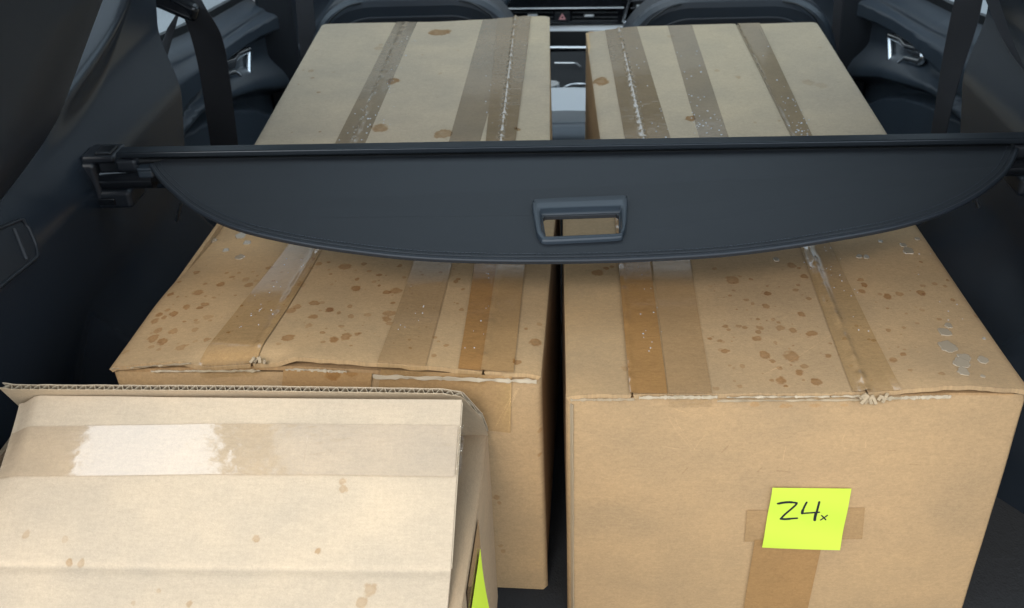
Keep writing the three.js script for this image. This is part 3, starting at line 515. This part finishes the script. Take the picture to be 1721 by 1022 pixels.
  Q([640, 622], [860, 634], [858, 728], [630, 700], [0.95, 0.90, 0.82]);
}

// front right box
const boxR = thing('cardboard_box', 'large cardboard box with a yellow 24x note stuck on its front', 'box', 'cardboard boxes loaded in the boot');
boxR.position.set(0.2046, 0.0005, -0.7182); boxR.rotation.y = 0.0074;
{
  const w = 0.4102, d = 0.50, h = 0.2885, fr = frame(boxR), Fp = (u, v) => { const p = fr.front(u, v); return [p.x + w / 2, p.y]; };
  const st = [[1003, 459, 11], [1018, 451, 5], [1027, 449, 5], [1229, 471, 11], [1330, 447, 8], [1342, 451, 4], [1350, 465, 7], [1337, 488, 6], [1359, 502, 5], [1289, 494, 6], [1286, 515, 6], [1264, 511, 4], [1347, 529, 8], [1274, 537, 4], [1219, 549, 6], [1251, 551, 5], [1276, 552, 7], [1310, 552, 8], [1331, 556, 7], [1364, 561, 11], [1271, 569, 8], [1193, 569, 4], [1209, 573, 5], [1218, 591, 8], [1283, 597, 10], [1297, 607, 5], [1330, 600, 14], [1351, 616, 7], [1343, 627, 8], [1312, 640, 10], [1372, 643, 9], [1391, 599, 6], [1247, 616, 5, .6], [1050, 620, 8, .6], [1243, 650, 5, .6], [1203, 654, 6, .6],
    [1446, 471, 6], [1453, 479, 6], [1449, 490, 7], [1492, 498, 8], [1512, 494, 8], [1548, 493, 8], [1547, 440, 4], [1571, 477, 5], [1592, 470, 3], [1588, 481, 4], [1601, 504, 4], [1578, 537, 5], [1641, 529, 4], [1519, 551, 4, .7], [1501, 607, 7], [1517, 598, 6], [1580, 636, 6, .6], [1296, 640, 5], [1320, 650, 5]];
  const SCR = [1.28, 1.27, 1.25], DK = [0.62, 0.55, 0.48];
  const frontMap = boardTex(w, h, { seed: 11, ppm: 1900, stains: [[1270, 672, 9], [1320, 674, 10], [1370, 673, 9], [1420, 672, 6]].map(([u, v, r]) => { const p = Fp(u, v); return { x: p[0], y: p[1], r: r / 1800, ry: r / 3600, k: 0.45, c: [0.98, 0.82, 0.58] }; }),
    lines: [[[1120, 690], [1162, 745]], [[1132, 692], [1168, 746]], [[1164, 748], [1190, 716]], [[1128, 678], [1185, 690]], [[1110, 742], [1178, 748]], [[1412, 736], [1424, 714]], [[1314, 765], [1322, 738]], [[1452, 745], [1456, 730]], [[1250, 1004], [1284, 1016]]].map(l => ({ pts: l.map(q => Fp(...q)), w: 0.0010, c: SCR, a: 0.4, wob: 0.002 }))
      .concat([[[1148, 786], [1157, 776]], [[1306, 780], [1328, 782]], [[1274, 782], [1282, 774]], [[1493, 747], [1508, 748]], [[1530, 771], [1545, 772]], [[1214, 750], [1226, 738]]].map(l => ({ pts: l.map(q => Fp(...q)), w: 0.0014, c: DK, a: 0.1, wob: 0.003 }))) });
  const bump = x => interp([[0, 0], [0.05, 0.0005], [0.11, 0.0006], [0.24, 0.001], [0.29, 0.002], [0.325, 0.007], [0.36, 0.0075], [0.39, 0.004], [0.42, 0.002]], x);
  const G = shippingBox(boxR, { w, d, h, seed: 2, stains: st, extra: 130, extraIn: [1190, 1560, 440, 645], sideMap: sideTex, frontMap, warp: 0.0018, jag: 0.0022,
    topLines: [{ px: [[1286, 628], [1328, 608], [1395, 565]], w: 0.0009, c: [1.22, 1.2, 1.18], a: 0.8, wob: 0.002 }, { px: [[1000, 572], [1052, 570], [1180, 568]], w: 0.0009, c: [1.12, 1.1, 1.08], a: 0.7 }, { px: [[1430, 540], [1570, 538]], w: 0.0009, c: [1.14, 1.12, 1.1], a: 0.6 }],
    lift: (x, dd) => bump(x) * Math.exp(-((Math.max(0, dd) / 0.05) ** 1.3)),
    seams: [[[1043, 437], [1062, 655]], [[1358, 416], [1455, 657]]],
    tapes: [
      { l: [[1039, 437], [1058, 655]], r: [[1092, 437], [1121, 655]], c: [0.91, 0.75, 0.55], bump: 0.0008 },
      { l: [[1096, 437], [1123, 655]], r: [[1159, 437], [1195, 654]], c: [0.96, 0.92, 0.89], hang: 0.012 },
      { l: [[1342, 411], [1428, 648]], r: [[1393, 406], [1513, 657]], c: [1.00, 0.97, 0.90], ridge: 0.0018, hang: 0.009 }],
    drops: [[1594, 548, 6], [1587, 559, 10], [1591, 585, 15], [1614, 615, 13], [1620, 606, 10], [1651, 608, 9], [1617, 633, 9], [1650, 640, 4], [1654, 570, 3], [1304, 437, 5], [1444, 431, 5], [1456, 432, 5], [1526, 422, 9], [1480, 406, 4], [1542, 401, 4], [1518, 412, 5]],
    beads: [[1360, 420, 1450, 560, 40, 26], [1390, 410, 1430, 500, 24, 14], [1080, 440, 1110, 640, 40, 24], [1520, 400, 1640, 560, 60, 12]] });
  const X = u => lerp(-w / 2, w / 2, u);
  mesh('inner_flap', sheet((u, v) => { const x = X(lerp(0.03, 0.97, u)); return V(x, h - 0.0062 + 0.35 * bump(x + w / 2) * Math.exp(-v), -lerp(0.0035, 0.10, v)); }, 40, 8, TH * 0.8, (u, v) => [u * w, v * 0.1]), board(sideTex, [1, 0.93, 0.84]), boxR);
  ribbon([0.35, 0.42, 0.5, 0.57, 0.64].map(u => V(X(u), h - 0.0022, 0.0028)), 0.0016, 'torn_edge', M.torn, boxR, 21, 0.0018);
  ribbon([0.33, 0.42, 0.52, 0.62, 0.67].map(u => V(X(u), h - 0.0056, 0.0036)), 0.0018, 'torn_edge', M.edge, boxR, 27, 0.0016);
  ribbon([0.16, 0.22, 0.28, 0.33].map(u => V(X(u), h - 0.0015, 0.0032)), 0.0030, 'torn_edge', M.torn, boxR, 33, 0.0006);
  ribbon([0.01, 0.08, 0.15].map(u => V(X(u), h - 0.004, 0.0026)), 0.0022, 'torn_edge', M.edge, boxR, 37, 0.0008);
  ribbon([0.69, 0.76, 0.83].map(u => V(X(u), h - 0.0052 + 0.3 * bump(u * w), 0.003)), 0.0030, 'torn_edge', M.torn, boxR, 41, 0.0012);
  { const geo = []; for (let i = 0; i < 9; i++) geo.push(rbox(0.005 + 0.006 * rnd(), 0.0014, 0.003, 0.0005, X(0.665) + (rnd() - 0.5) * 0.022, h - 0.003 + (rnd() - 0.5) * 0.004, 0.003 + rnd() * 0.002, rnd(), rnd() * 3, rnd())); mesh('crumpled_corner', geo, M.edge, boxR); }
  // glued joint down the left corner
  mesh('joint_edge', sheet((u, v) => V(-w / 2 + 0.0065 + 0.0005 * vn(v * 60, 1) - u * 0.0022, lerp(0.004, h - 0.010, v), 0.0022 - 0.003 * u), 2, 50, 0.001), M.edge, boxR);
  const strip = (name, a, b, c, dd, col, z) => { const pp = [dd, c, b, a].map(([u, v]) => fr.front(u, v, 0.004)), bb = bil(...pp), m = new THREE.MeshPhysicalMaterial({ map: frontMap, roughness: 0.22, bumpMap: wrinkle, bumpScale: 0.0004, clearcoat: 0.4, clearcoatRoughness: 0.1, side: THREE.DoubleSide }); m.color.setRGB(...col);
    mesh(name, sheet((u, v) => { const p = bb(u, v); p.z = G.fz(p.x, p.y) + z; return p; }, 20, 20, 0, (u, v) => { const p = bb(u, v); return [p.x + w / 2, p.y]; }), m, boxR); };
  strip('tape_strip', [1255, 856], [1453, 852], [1449, 905], [1251, 909], [0.90, 0.87, 0.83], 0.0012);
  strip('tape_strip', [1268, 905], [1382, 905], [1352, 1060], [1246, 1060], [0.86, 0.755, 0.62], 0.0020);
  // sticky note with handwriting
  const cv = document.createElement('canvas'); cv.width = cv.height = 512; const x = cv.getContext('2d');
  x.fillStyle = '#bfd340'; x.fillRect(0, 0, 512, 512);
  x.strokeStyle = '#12141c'; x.lineCap = 'round'; x.lineJoin = 'round';
  const S = (w0, pts) => { x.lineWidth = w0; x.beginPath(); x.moveTo(...pts[0]); for (let i = 1; i < pts.length; i++) x.lineTo(...pts[i]); x.stroke(); };
  const B = (w0, p0, ...cs) => { x.lineWidth = w0; x.beginPath(); x.moveTo(...p0); for (const c of cs) x.bezierCurveTo(...c); x.stroke(); };
  B(15, [52, 128], [90, 112, 130, 110, 172, 118], [178, 140, 120, 196, 90, 262], [110, 268, 150, 258, 196, 254]);   // 2
  B(14, [236, 112], [226, 150, 220, 180, 222, 210], [240, 208, 300, 200, 330, 196]);                                 // 4
  B(15, [318, 108], [316, 160, 312, 210, 314, 270]); B(19, [312, 200], [310, 220, 311, 250, 314, 268]); B(19, [60, 126], [90, 114, 120, 112, 140, 114]); B(18, [222, 180], [221, 195, 221, 204, 224, 210]); B(18, [92, 260], [110, 266, 130, 263, 150, 260]);
  B(10, [352, 226], [366, 240, 376, 252, 384, 262]); B(10, [388, 222], [376, 240, 362, 254, 352, 266]);               // x
  const nt = new THREE.CanvasTexture(cv); nt.colorSpace = THREE.SRGBColorSpace;
  const note = thing('sticky_note', 'bright yellow square sticky note reading 24x on the front of a box', 'sticky note', 'sticky notes');
  const cs = [[1280, 917], [1410, 919], [1431, 821], [1298, 818]].map(([u, v]) => fr.front(u, v, 0.006));
  const bb = bil(...cs); note.position.copy(boxR.position); note.rotation.copy(boxR.rotation);
  mesh('paper', sheet((u, v) => { const p = bb(u, v); p.z = G.fz(p.x, p.y) + 0.0030 + 0.0035 * (1 - v) ** 3 * (0.4 + 0.6 * u) + 0.0006 * Math.sin(v * 9 + u * 2); return p; }, 16, 16, 0.0002, (u, v) => [u, v]), std([1, 1, 1], 0.85, { map: nt }), note);
}

// rear boxes: placed from their far top edge
function rearBox(label, x, z, yaw, ty, tilt, S) {
  const g = thing('cardboard_box', label, 'box', 'cardboard boxes loaded in the boot');
  g.rotation.set(tilt, yaw, 0, 'YXZ'); g.updateMatrixWorld();
  const off = V(0, S.h, -S.d).applyQuaternion(g.quaternion); g.position.set(x - off.x, ty - off.y, z - off.z);
  S.frontMap = S.sideMap = sideTex; shippingBox(g, S); return g;
}
const GREY = [0.628, 0.558, 0.462];
const boxRL = rearBox('blotched cardboard box behind the cover bar, below the seat at the steering wheel', -0.2297, -1.7664, 0.0085, 0.3293, 0.0451, { w: 0.412, d: 0.51, h: 0.288, seed: 3, base: GREY, bead: 0.0008,
  stains: [[737, 54, 19, 1.35], [660, 137, 11, 1.3], [638, 216, 15, 1.35], [744, 227, 15, 1.35], [522, 119, 5, .7], [525, 131, 4, .7], [535, 155, 4, .7], [635, 81, 8, .5], [537, 222, 3], [870, 218, 6], [640, 75, 4, .5], [560, 121, 3, .4]], extra: 30, extraIn: [480, 780, 60, 240],
  topLines: [{ px: [[655, 160], [700, 180], [760, 190]], w: 0.001, c: [1.14, 1.14, 1.14], a: 0.6 }, { px: [[875, 66], [924, 68]], w: 0.0012, c: [0.8, 0.78, 0.75], a: 0.7 }, { px: [[872, 90], [924, 92]], w: 0.0012, c: [0.8, 0.78, 0.75], a: 0.7 }, { px: [[868, 134], [924, 136]], w: 0.0012, c: [0.85, 0.82, 0.8], a: 0.7 }],
  lift: (x, dd) => 0.004 * Math.exp(-(((x - 0.39) / 0.05) ** 2)) * ss(0.38, 0.5, dd) - 0.002 * Math.exp(-(((x - 0.2) / 0.06) ** 2)) * ss(0.40, 0.5, dd),
  seams: [[[681, 37], [591, 246]], [[866, 35], [841, 244]]], step: [0, 0.0008, 0],
  tapes: [
    { l: [[666, 37], [562, 244]], r: [[701, 37], [613, 244]], c: [0.67, 0.63, 0.58] },
    { l: [[811, 35], [753, 244]], r: [[864, 35], [806, 244]], c: [0.66, 0.62, 0.58] },
    { l: [[836, 35], [816, 244]], r: [[892, 35], [866, 244]], c: [0.62, 0.55, 0.47], lay: 0.0008, ridge: 0.0026, saw: 0.0030, bump: 0.0006, rough: 0.06 }],
  beads: [[690, 60, 585, 240, 40, 60], [860, 60, 830, 240, 60, 40], [640, 180, 600, 240, 70, 30]] });
const boxRR = rearBox('cardboard box behind the cover bar, below the passenger seat without steering wheel', 0.2449, -1.7735, 0.0305, 0.3093, 0.0882, { w: 0.412, d: 0.51, h: 0.255, seed: 4, base: GREY, bead: 0.0008,
  stains: [[1011, 137, 15, 1.3], [1160, 200, 9, 1.35], [1358, 138, 12, .35], [1380, 143, 10, .3], [1127, 62, 6, .4], [1240, 131, 5, .5], [1205, 120, 5, .4], [1378, 79, 3, .5]], extra: 20, extraIn: [1180, 1440, 60, 225],
  topLines: [{ px: [[1090, 139], [1150, 138]], w: 0.001, c: [1.1, 1.1, 1.1], a: 0.5 }],
  lift: (x, dd) => -0.006 * ss(0.10, 0.0, x) * ss(0.30, 0.5, dd),
  seams: [[[1041, 52], [1083, 238]], [[1236, 38], [1331, 231]]], step: [0, 0.0008, -0.001],
  tapes: [
    { l: [[1018, 52], [1051, 238]], r: [[1071, 47], [1128, 236]], c: [0.62, 0.56, 0.49], ridge: 0.0022, saw: 0.0026, bump: 0.0006, rough: 0.06 },
    { l: [[1123, 47], [1176, 235]], r: [[1163, 43], [1226, 235]], c: [0.66, 0.63, 0.61] },
    { l: [[1238, 38], [1333, 231]], r: [[1277, 40], [1366, 230]], c: [0.70, 0.65, 0.59] }],
  beads: [[1150, 80, 1200, 235, 40, 36], [1180, 200, 1200, 230, 50, 40], [1270, 45, 1350, 225, 30, 26], [1340, 205, 1350, 230, 36, 40], [1060, 60, 1110, 235, 40, 30]] });
seatPlate('folded_seat_left', -0.25, 0.56, 0.0155, 0.0451);
seatPlate('folded_seat_right', 0.29, 0.50, 0.006, 0.0882);

// ───────────────────────── open box in front ─────────────────────────
{
  const g = thing('open_cardboard_box', 'open cardboard box with raised flaps and a strip of shiny tape', 'box', 'cardboard boxes loaded in the boot');
  const zB = -0.7395, yH = 0.2256, xR = -0.0754, xL = -0.545, zF = -0.36;
  g.position.set(0, 0, 0);
  const innerMap = boardTex(0.5, 0.30, { grain: 0.03, flute: 'x', seed: 31, ppm: 1500, base: INNER });
  const outMap = boardTex(0.5, 0.32, { seed: 33, ppm: 1000, base: [0.63, 0.54, 0.43] });
  const inner = board(innerMap), outer = board(outMap);
  // right wall bows inward towards the front
  const rx = z => { const pts = [[-0.74, atY(820, 728, yH)], [0, atY(806, 835, yH)], [0, atY(777, 1022, yH)]].map(q => [q[1].z, q[1].x]); return interp(pts, Math.min(z, -0.40)); };
  const wallR = (z, y) => rx(z) * ss(0, 0.2, y) + xR * (1 - ss(0, 0.2, y));
  mesh('side_panel', sheet((u, v) => { const z = lerp(zF, zB, u), y = lerp(0.0005, yH, v); return V(wallR(z, y), y, z); }, 30, 16, TH, (u, v) => [u * 0.4, v * 0.23]), outer, g);
  mesh('side_panel', sheet((u, v) => V(xL, lerp(0.0005, yH, v), lerp(zB, zF, u)), 8, 6, TH, (u, v) => [u * 0.4, v * 0.23]), outer, g);
  mesh('front_panel', sheet((u, v) => V(lerp(xL + 0.005, xR - 0.05, u), lerp(0.0005, yH - 0.006, v), zF), 8, 6, TH, (u, v) => [u * 0.45, v * 0.23]), outer, g);
  mesh('back_panel', sheet((u, v) => V(lerp(xR - 0.003, xL + 0.005, u), lerp(0.0005, yH, v), zB - 0.001), 8, 6, TH, (u, v) => [u * 0.45, v * 0.23]), outer, g);
  mesh('bottom_panel', sheet((u, v) => V(lerp(xL + 0.006, xR - 0.008, u), 0.006, lerp(zF - 0.006, zB + 0.006, v)), 4, 4, TH, (u, v) => [u * 0.45, v * 0.3]), outer, g);
  // upright back flap with its corrugated top edge
  const zFlap = zB + 0.004, LN = 0.50, edgePts = [[-2, 652], [20, 655], [400, 657], [742, 662], [774, 667], [779, 670], [808, 702], [812, 706], [819, 727]].map(([u, v]) => { const p = onPlane(u, v, V(0, yH, zFlap), V(0, -LN, 1)); return [p.x, p.y]; });
  const x0 = edgePts[0][0], x1 = edgePts[edgePts.length - 1][0], yT = x => interp(edgePts, x) + 0.0004 * (vn(x * 200, 4) - 0.5);
  const lean = y => (y - yH) * LN, LT = 0.0006, CT = 0.0074;
  const flap = mesh('back_flap', sheet((u, v) => { const x = lerp(x0, x1, u), y = lerp(yH + 0.0006, yT(x), v); return V(x, y, zFlap + lean(y)); }, 160, 8, LT, (u, v) => [u * 0.46, 0.1 + v * 0.06]), board(innerMap, [0.95, 0.9, 0.82]), g);
  mesh('outer_liner', sheet((u, v) => { const x = lerp(x0, x1, u), y = lerp(yH + 0.0006, yT(x) + 0.0008 * vn(x * 90, 2), v); return V(x, y, zFlap - CT + LT + lean(y)); }, 160, 6, LT, (u, v) => [u * 0.46, 0.1 + v * 0.06]), inner, flap);
  const per = 0.0084, nW = Math.round((x1 - x0) / per * 16);
  mesh('corrugated_core', sheet((u, v) => { const x = lerp(x0 + 0.001, x1 - 0.001, u), y = lerp(yT(x) - 0.03, yT(x) - 0.0003, v), yy = Math.max(y, yH + 0.001), sq = 1 - 0.55 * ss(-0.115, -0.085, x); const s = Math.sin(x * 6.2832 / per); return V(x, yy, zFlap - CT / 2 + lean(yy) + 0.0030 * sq * Math.sign(s) * Math.abs(s) ** 0.75); }, nW, 4, 0.00045, (u, v) => [u * 0.46, v * 0.03]), M.torn, flap);
  // big front flap lying back against the upright one, creased along a score line
  const tilt = 0.44, nrm = V(0, Math.cos(tilt), Math.sin(tilt)), p0 = onPlane(400, 669, V(0, yH, zFlap + 0.0045), V(0, -LN, 1));
  const A = onPlane(27, 664, p0, nrm), Bc = onPlane(776, 672, p0, nrm), C = onPlane(757, 961, p0, nrm), D = onPlane(-45, 952, p0, nrm);
  const front0 = V(D.x - 0.002, yH + 0.001, zF), front1 = V(-0.125, yH + 0.001, zF);
  const E0 = D.clone().add(D.clone().sub(A).multiplyScalar(0.5)).add(V(0, 0.012, 0)), E1 = C.clone().add(C.clone().sub(Bc).multiplyScalar(0.5)).add(V(0, 0.012, 0)), sb = 0.2;
  const sc = 0.44;   // v of the score line
  const pf = (u, v) => {
    let p = v > sc ? bil(D, C, Bc, A)(u, (v - sc) / (1 - sc)) : v > sb ? bil(E0, E1, C, D)(u, (v - sb) / (sc - sb)) : bil(front0, front1, E1, E0)(u, v / sb);
    p = p.clone(); const near = Math.exp(-(((v - sc) * 0.33 / 0.0035) ** 2)); p.y -= 0.0014 * near;
    p.y += 0.003 * (fbm(u * 4 + 2, v * 4, 2) - 0.4) * Math.sin(Math.PI * cl(u)) ;
    p.y -= 0.010 * ss(0.055, 0.0, u) * ss(0.55, 1, v);          // dog-eared left corner
    return p; };
  const len = v => v > sc ? 0.13 + (v - sc) / (1 - sc) * 0.16 : v / sc * 0.13;
  const fStains = [[576, 806, 8, .5], [577, 820, 7, .5], [42, 901, 8, .5], [108, 909, 6, .3], [430, 905, 7, .7], [534, 926, 6, .7], [115, 949, 7, .6], [134, 949, 7, .6], [622, 990, 12, .5], [610, 1012, 10, .4], [268, 995, 4, .4], [228, 1015, 5, .5], [320, 1016, 6, .5]];
  const toUV = ([u, v]) => { const a = onPlane(u, v, p0, nrm), k = (a.z - A.z) / (C.z - A.z), vv = 1 - k * (1 - sc), xl = lerp(A.x, D.x, k), xr = lerp(Bc.x, C.x, k); return [(a.x - xl) / (xr - xl) * 0.45, len(cl(vv, sc, 1)) - Math.max(0, (sc - vv)) * 0.3]; };
  const flapMap = boardTex(0.45, 0.30, { grain: 0.03, flute: 'x', seed: 41, ppm: 1900, base: INNER, stains: fStains.map(([u, v, r, k]) => { const q = toUV([u, v]); return { x: q[0], y: q[1], r: r / 1900, k }; }),
    lines: [[[200, 700], [240, 695]]].map(l => ({ pts: l.map(toUV), w: 0.0006, c: [1, 1, 1], a: 0.1 })) });
  const fM = board(flapMap);
  const big = mesh('front_flap', sheet(pf, 70, 80, 0.0042, (u, v) => [u * 0.45, len(v)]), fM, g);
  // right minor flap folded in under the big flap's edge
  mesh('side_flap', sheet((u, v) => { const e = pf(1, lerp(1, 0.2, cl((u - 0.15) / 0.85))); if (u < 0.15) e.z = lerp(zB + 0.0045, e.z, u / 0.15); const r = V(rx(e.z) - 0.0005, yH + 0.0012, e.z), q = V(e.x, Math.min(e.y - 0.0055, yH + 0.001), e.z); const d = q.sub(r); return r.addScaledVector(d, (1 - v) * 1.6).add(V(0, 0.0015 * Math.sin(Math.PI * v), 0)); }, 60, 16, TH * 0.8, (u, v) => [u * 0.4, v * 0.08]), outer, g);
  // tape along it
  const tl = toUV([20, 716])[1], v1 = y => { for (let i = 0; i <= 400; i++) { const v = sc + (1 - sc) * i / 400; if (len(v) >= y) return v; } return 1; };
  const ta = v1(toUV([400, 709])[1]), tb = v1(toUV([400, 796])[1]), tc = v1(toUV([90, 803])[1]), td = v1(toUV([90, 718])[1]);
  const tm = new THREE.MeshPhysicalMaterial({ map: flapMap, roughness: 0.10, bumpMap: wrinkle, bumpScale: 0.0008, clearcoat: 1, clearcoatRoughness: 0.05, ior: 1.65, side: THREE.DoubleSide }); tm.color.setRGB(0.91, 0.87, 0.82);
  const tv = (u, v) => { const k = cl((u - 0.08) / 0.4); return lerp(lerp(tc, tb, k), lerp(td, ta, k), v); };
  const off = (u, v, e) => { const a = pf(u, v), b = pf(Math.min(1, u + 0.01), v), c = pf(u, Math.min(1, v + 0.01)); const n = b.sub(a).cross(c.sub(a)).normalize(); return a.addScaledVector(n.y < 0 ? n.negate() : n, e); };
  const tape = mesh('tape_strip', sheet((u, v) => off(lerp(0.004, 0.996, u), tv(u, v), 0.0011 + 0.00012 * vn(u * 50, v * 11)), 120, 24, 0, (u, v) => [u * 0.45, len(tv(u, v))]), tm, big);
  // loose torn end of the tape at the right edge
  mesh('torn_tape_end', sheet((u, v) => off(0.9985, tv(1, lerp(0.02, 0.98, v)), 0.001).add(V(u * 0.004 + 0.0025 * (vn(v * 22, u * 3) - 0.5), 0.003 * (vn(v * 30, 7 + u * 2) - 0.3), 0.002 * (vn(v * 26, 3) - 0.5))), 5, 60, 0, (u, v) => [u * 0.01, v * 0.05]), M.film, tape);
  // torn liner along the flap's top right corner and side-wall tape with a second note
  ribbon([0.02, 0.3, 0.6, 0.97].map(u => pf(1, lerp(1, sc, u)).add(V(0.0004, -0.001, 0))), 0.002, 'torn_edge', M.torn, big, 51, 0.0008);
  const wx = -0.0035, nB = atX(809, 922, rx(-0.70) + 0.001);
  const wt = new THREE.MeshPhysicalMaterial({ map: outMap, roughness: 0.2, clearcoat: 0.5, bumpMap: wrinkle, bumpScale: 0.0005, side: THREE.DoubleSide }); wt.color.setRGB(0.74, 0.6, 0.46);
  mesh('tape_strip', sheet((u, v) => { const z = lerp(nB.z + 0.075, nB.z - 0.008, u), y = lerp(0.02, yH - 0.004, v); return V(wallR(z, y) + 0.0012, y, z); }, 20, 20, 0, (u, v) => [u * 0.06, v * 0.2]), wt, g);
  const note = thing('sticky_note', 'yellow sticky note on the side wall of the open box, seen almost edge-on', 'sticky note', 'sticky notes');
  mesh('paper', sheet((u, v) => { const z = lerp(nB.z + 0.076, nB.z, u), y = lerp(nB.y - 0.076, nB.y, v); return V(wallR(z, y) + 0.0024 + 0.003 * (1 - v) ** 2, y, z); }, 12, 12, 0.0002), std([0.70, 0.90, 0.05], 0.85), note);
}

// ───────────────────────── cargo cover ─────────────────────────
{
  const t = thing('cargo_cover', 'dark retractable cargo cover with curved edge and pull handle, over the boxes', 'cargo cover');
  const zBar = -1.0145, yBar = 0.4065, c0 = V(0, 0.393, -1.012), c1 = V(0, 0.383, -0.80);
  const n = V(0, 1, 0).cross(V(1, 0, 0)); const along = c1.clone().sub(c0).normalize(), nn = along.clone().cross(V(1, 0, 0)).normalize(); if (nn.y < 0) nn.negate();
  const to2 = (u, v) => { const p = onPlane(u, v, c0, nn); return new THREE.Vector2(p.x, -p.clone().sub(c0).dot(along)); };      // 2D in the cover's plane (y runs away from camera)
  const from2 = (x, y, z) => c0.clone().add(V(x, 0, 0)).addScaledVector(along, -y).addScaledVector(nn, z);
  mesh('cassette_bar', rbox(1.008, 0.007, 0.018, 0.002, 0, yBar - 0.0060, zBar - 0.0095), M.bar, t);
  mesh('cassette_tube', rbox(1.0, 0.034, 0.016, 0.005, 0, yBar - 0.031, zBar - 0.0185), M.black, t);
  mesh('bar_shade_strip', rbox(0.98, 0.010, 0.006, 0.001, 0, yBar - 0.0245, zBar - 0.0065), M.coverEdge, t);  // solid strip standing in for the shaded gap under the bar
  for (const s of [-1, 1]) {
    const e = mesh('bar_end', rbox(0.026, 0.030, 0.022, 0.005, s * 0.497, yBar - 0.027, zBar - 0.014), M.trimDark, t);
    mesh('spring_shaft', new THREE.CylinderGeometry(0.010, 0.010, 0.06, 16).rotateZ(Math.PI / 2).translate(s * 0.495, yBar - 0.034, zBar + 0.003), M.gloss, e);
    mesh('guide_clip', [rbox(0.030, 0.003, 0.014, 0.001, s * 0.462, yBar - 0.017, zBar + 0.008), rbox(0.018, 0.010, 0.012, 0.003, s * 0.470, yBar - 0.024, zBar + 0.006)], M.bezel, e);
  }
  const pxs = [[252, 277], [262, 292], [285, 315], [330, 350], [400, 381], [500, 405], [600, 421], [700, 432], [810, 437], [930, 438], [1060, 435], [1200, 427], [1310, 414], [1400, 399], [1480, 384], [1540, 369], [1600, 347], [1650, 320], [1690, 288], [1706, 262], [1710, 250]].map(p => to2(...p));
  const edge = new THREE.SplineCurve(pxs), pts = edge.getPoints(120);
  const outline = (inset) => { const cx = 0, s = new THREE.Shape(); const q = pts.map((p, i) => { const a = pts[Math.max(0, i - 1)], b = pts[Math.min(pts.length - 1, i + 1)], tt = b.clone().sub(a).normalize(); return new THREE.Vector2(p.x - tt.y * inset, p.y + tt.x * inset); }); return q; };
  const O = outline(0), sh = new THREE.Shape([...O, new THREE.Vector2(O[O.length - 1].x - 0.004, 0.005), new THREE.Vector2(O[0].x + 0.012, 0.005)]);
  const hole = [[911, 368], [916, 364], [1036, 360], [1041, 364], [1042, 394], [1034, 398], [926, 403], [916, 398]].map(p => to2(...p));
  sh.holes.push(new THREE.Path(hole));
  const droop = (x, y) => -0.004 * Math.sin(cl(-y / 0.2) * 1.57) * Math.abs(x / 0.45) ** 2;
  const map = (x, y, z) => from2(x, y, z + droop(x, y));
  const pan = mesh('cover_panel', prism(sh, 0.003, 0.0008, (x, y, z) => map(x, y, z - 0.003)), M.cover, t);
  const hem = outline(0.0055), hem2 = outline(0.0105);
  mesh('hem_piping', tube(outline(0.0006).filter((p, i) => i % 2 === 0).map(p => map(p.x, p.y, -0.0005)), 0.0022, 160, 8), M.coverEdge, pan);
  mesh('hem_shade_line', tube(hem.filter((p, i) => i % 2 === 0).map(p => map(p.x, p.y, 0.0008)), 0.0007, 160, 6), M.coverEdge, pan);  // raised tube imitating a shadow line along the hem
  const st = [], hc = new THREE.SplineCurve(hem2); for (let i = 0; i < 300; i++) { const p = hc.getPointAt((i + 0.5) / 300), q = hc.getPointAt(Math.min(1, (i + 1.1) / 300)); const a = map(p.x, p.y, 0.0012), b = map(q.x, q.y, 0.0012), m = a.clone().lerp(b, 0.5); const gg = new THREE.CapsuleGeometry(0.00045, a.distanceTo(b) * 0.75, 2, 5).rotateX(Math.PI / 2); gg.applyMatrix4(new THREE.Matrix4().lookAt(b, a, V(0, 1, 0)).setPosition(m)); st.push(gg); }
  stuff(mesh('stitching', st, M.bezel, pan));
  // handle bezel: sweep a rounded profile round the opening
  const outer = [[894, 352], [897, 344], [905, 339], [1044, 333], [1052, 336], [1055, 345], [1052, 388], [1047, 400], [1038, 406], [920, 412], [908, 408], [901, 396]].map(p => to2(...p)), inn = [[911, 369], [912, 366], [916, 364], [1036, 360], [1040, 362], [1042, 366], [1043, 390], [1041, 396], [1034, 398.5], [926, 403], [919, 401], [914, 394]].map(p => to2(...p));
  const cO = new THREE.CatmullRomCurve3(outer.map(p => V(p.x, p.y, 0)), true, 'catmullrom', 0.3), cI = new THREE.CatmullRomCurve3(inn.map(p => V(p.x, p.y, 0)), true, 'catmullrom', 0.3);
  const prof = [[0, -0.0005], [0.02, 0.0022], [0.12, 0.0042], [0.45, 0.0048], [0.75, 0.0040], [0.92, 0.0012], [1, -0.002], [1.0, -0.005]];
  mesh('handle_bezel', sheet((u, v) => { const k = v * (prof.length - 1), i = Math.min(prof.length - 2, Math.floor(k)), f = k - i, a = lerp(prof[i][0], prof[i + 1][0], f), z = lerp(prof[i][1], prof[i + 1][1], f); const o = cO.getPoint(1 - (u % 1)), q = cI.getPoint(1 - (u % 1)); return map(lerp(o.x, q.x, a), lerp(o.y, q.y, a), 0.0012 + z); }, 140, 28, 0), M.bezel, pan);
}

renderer.render(scene, camera);
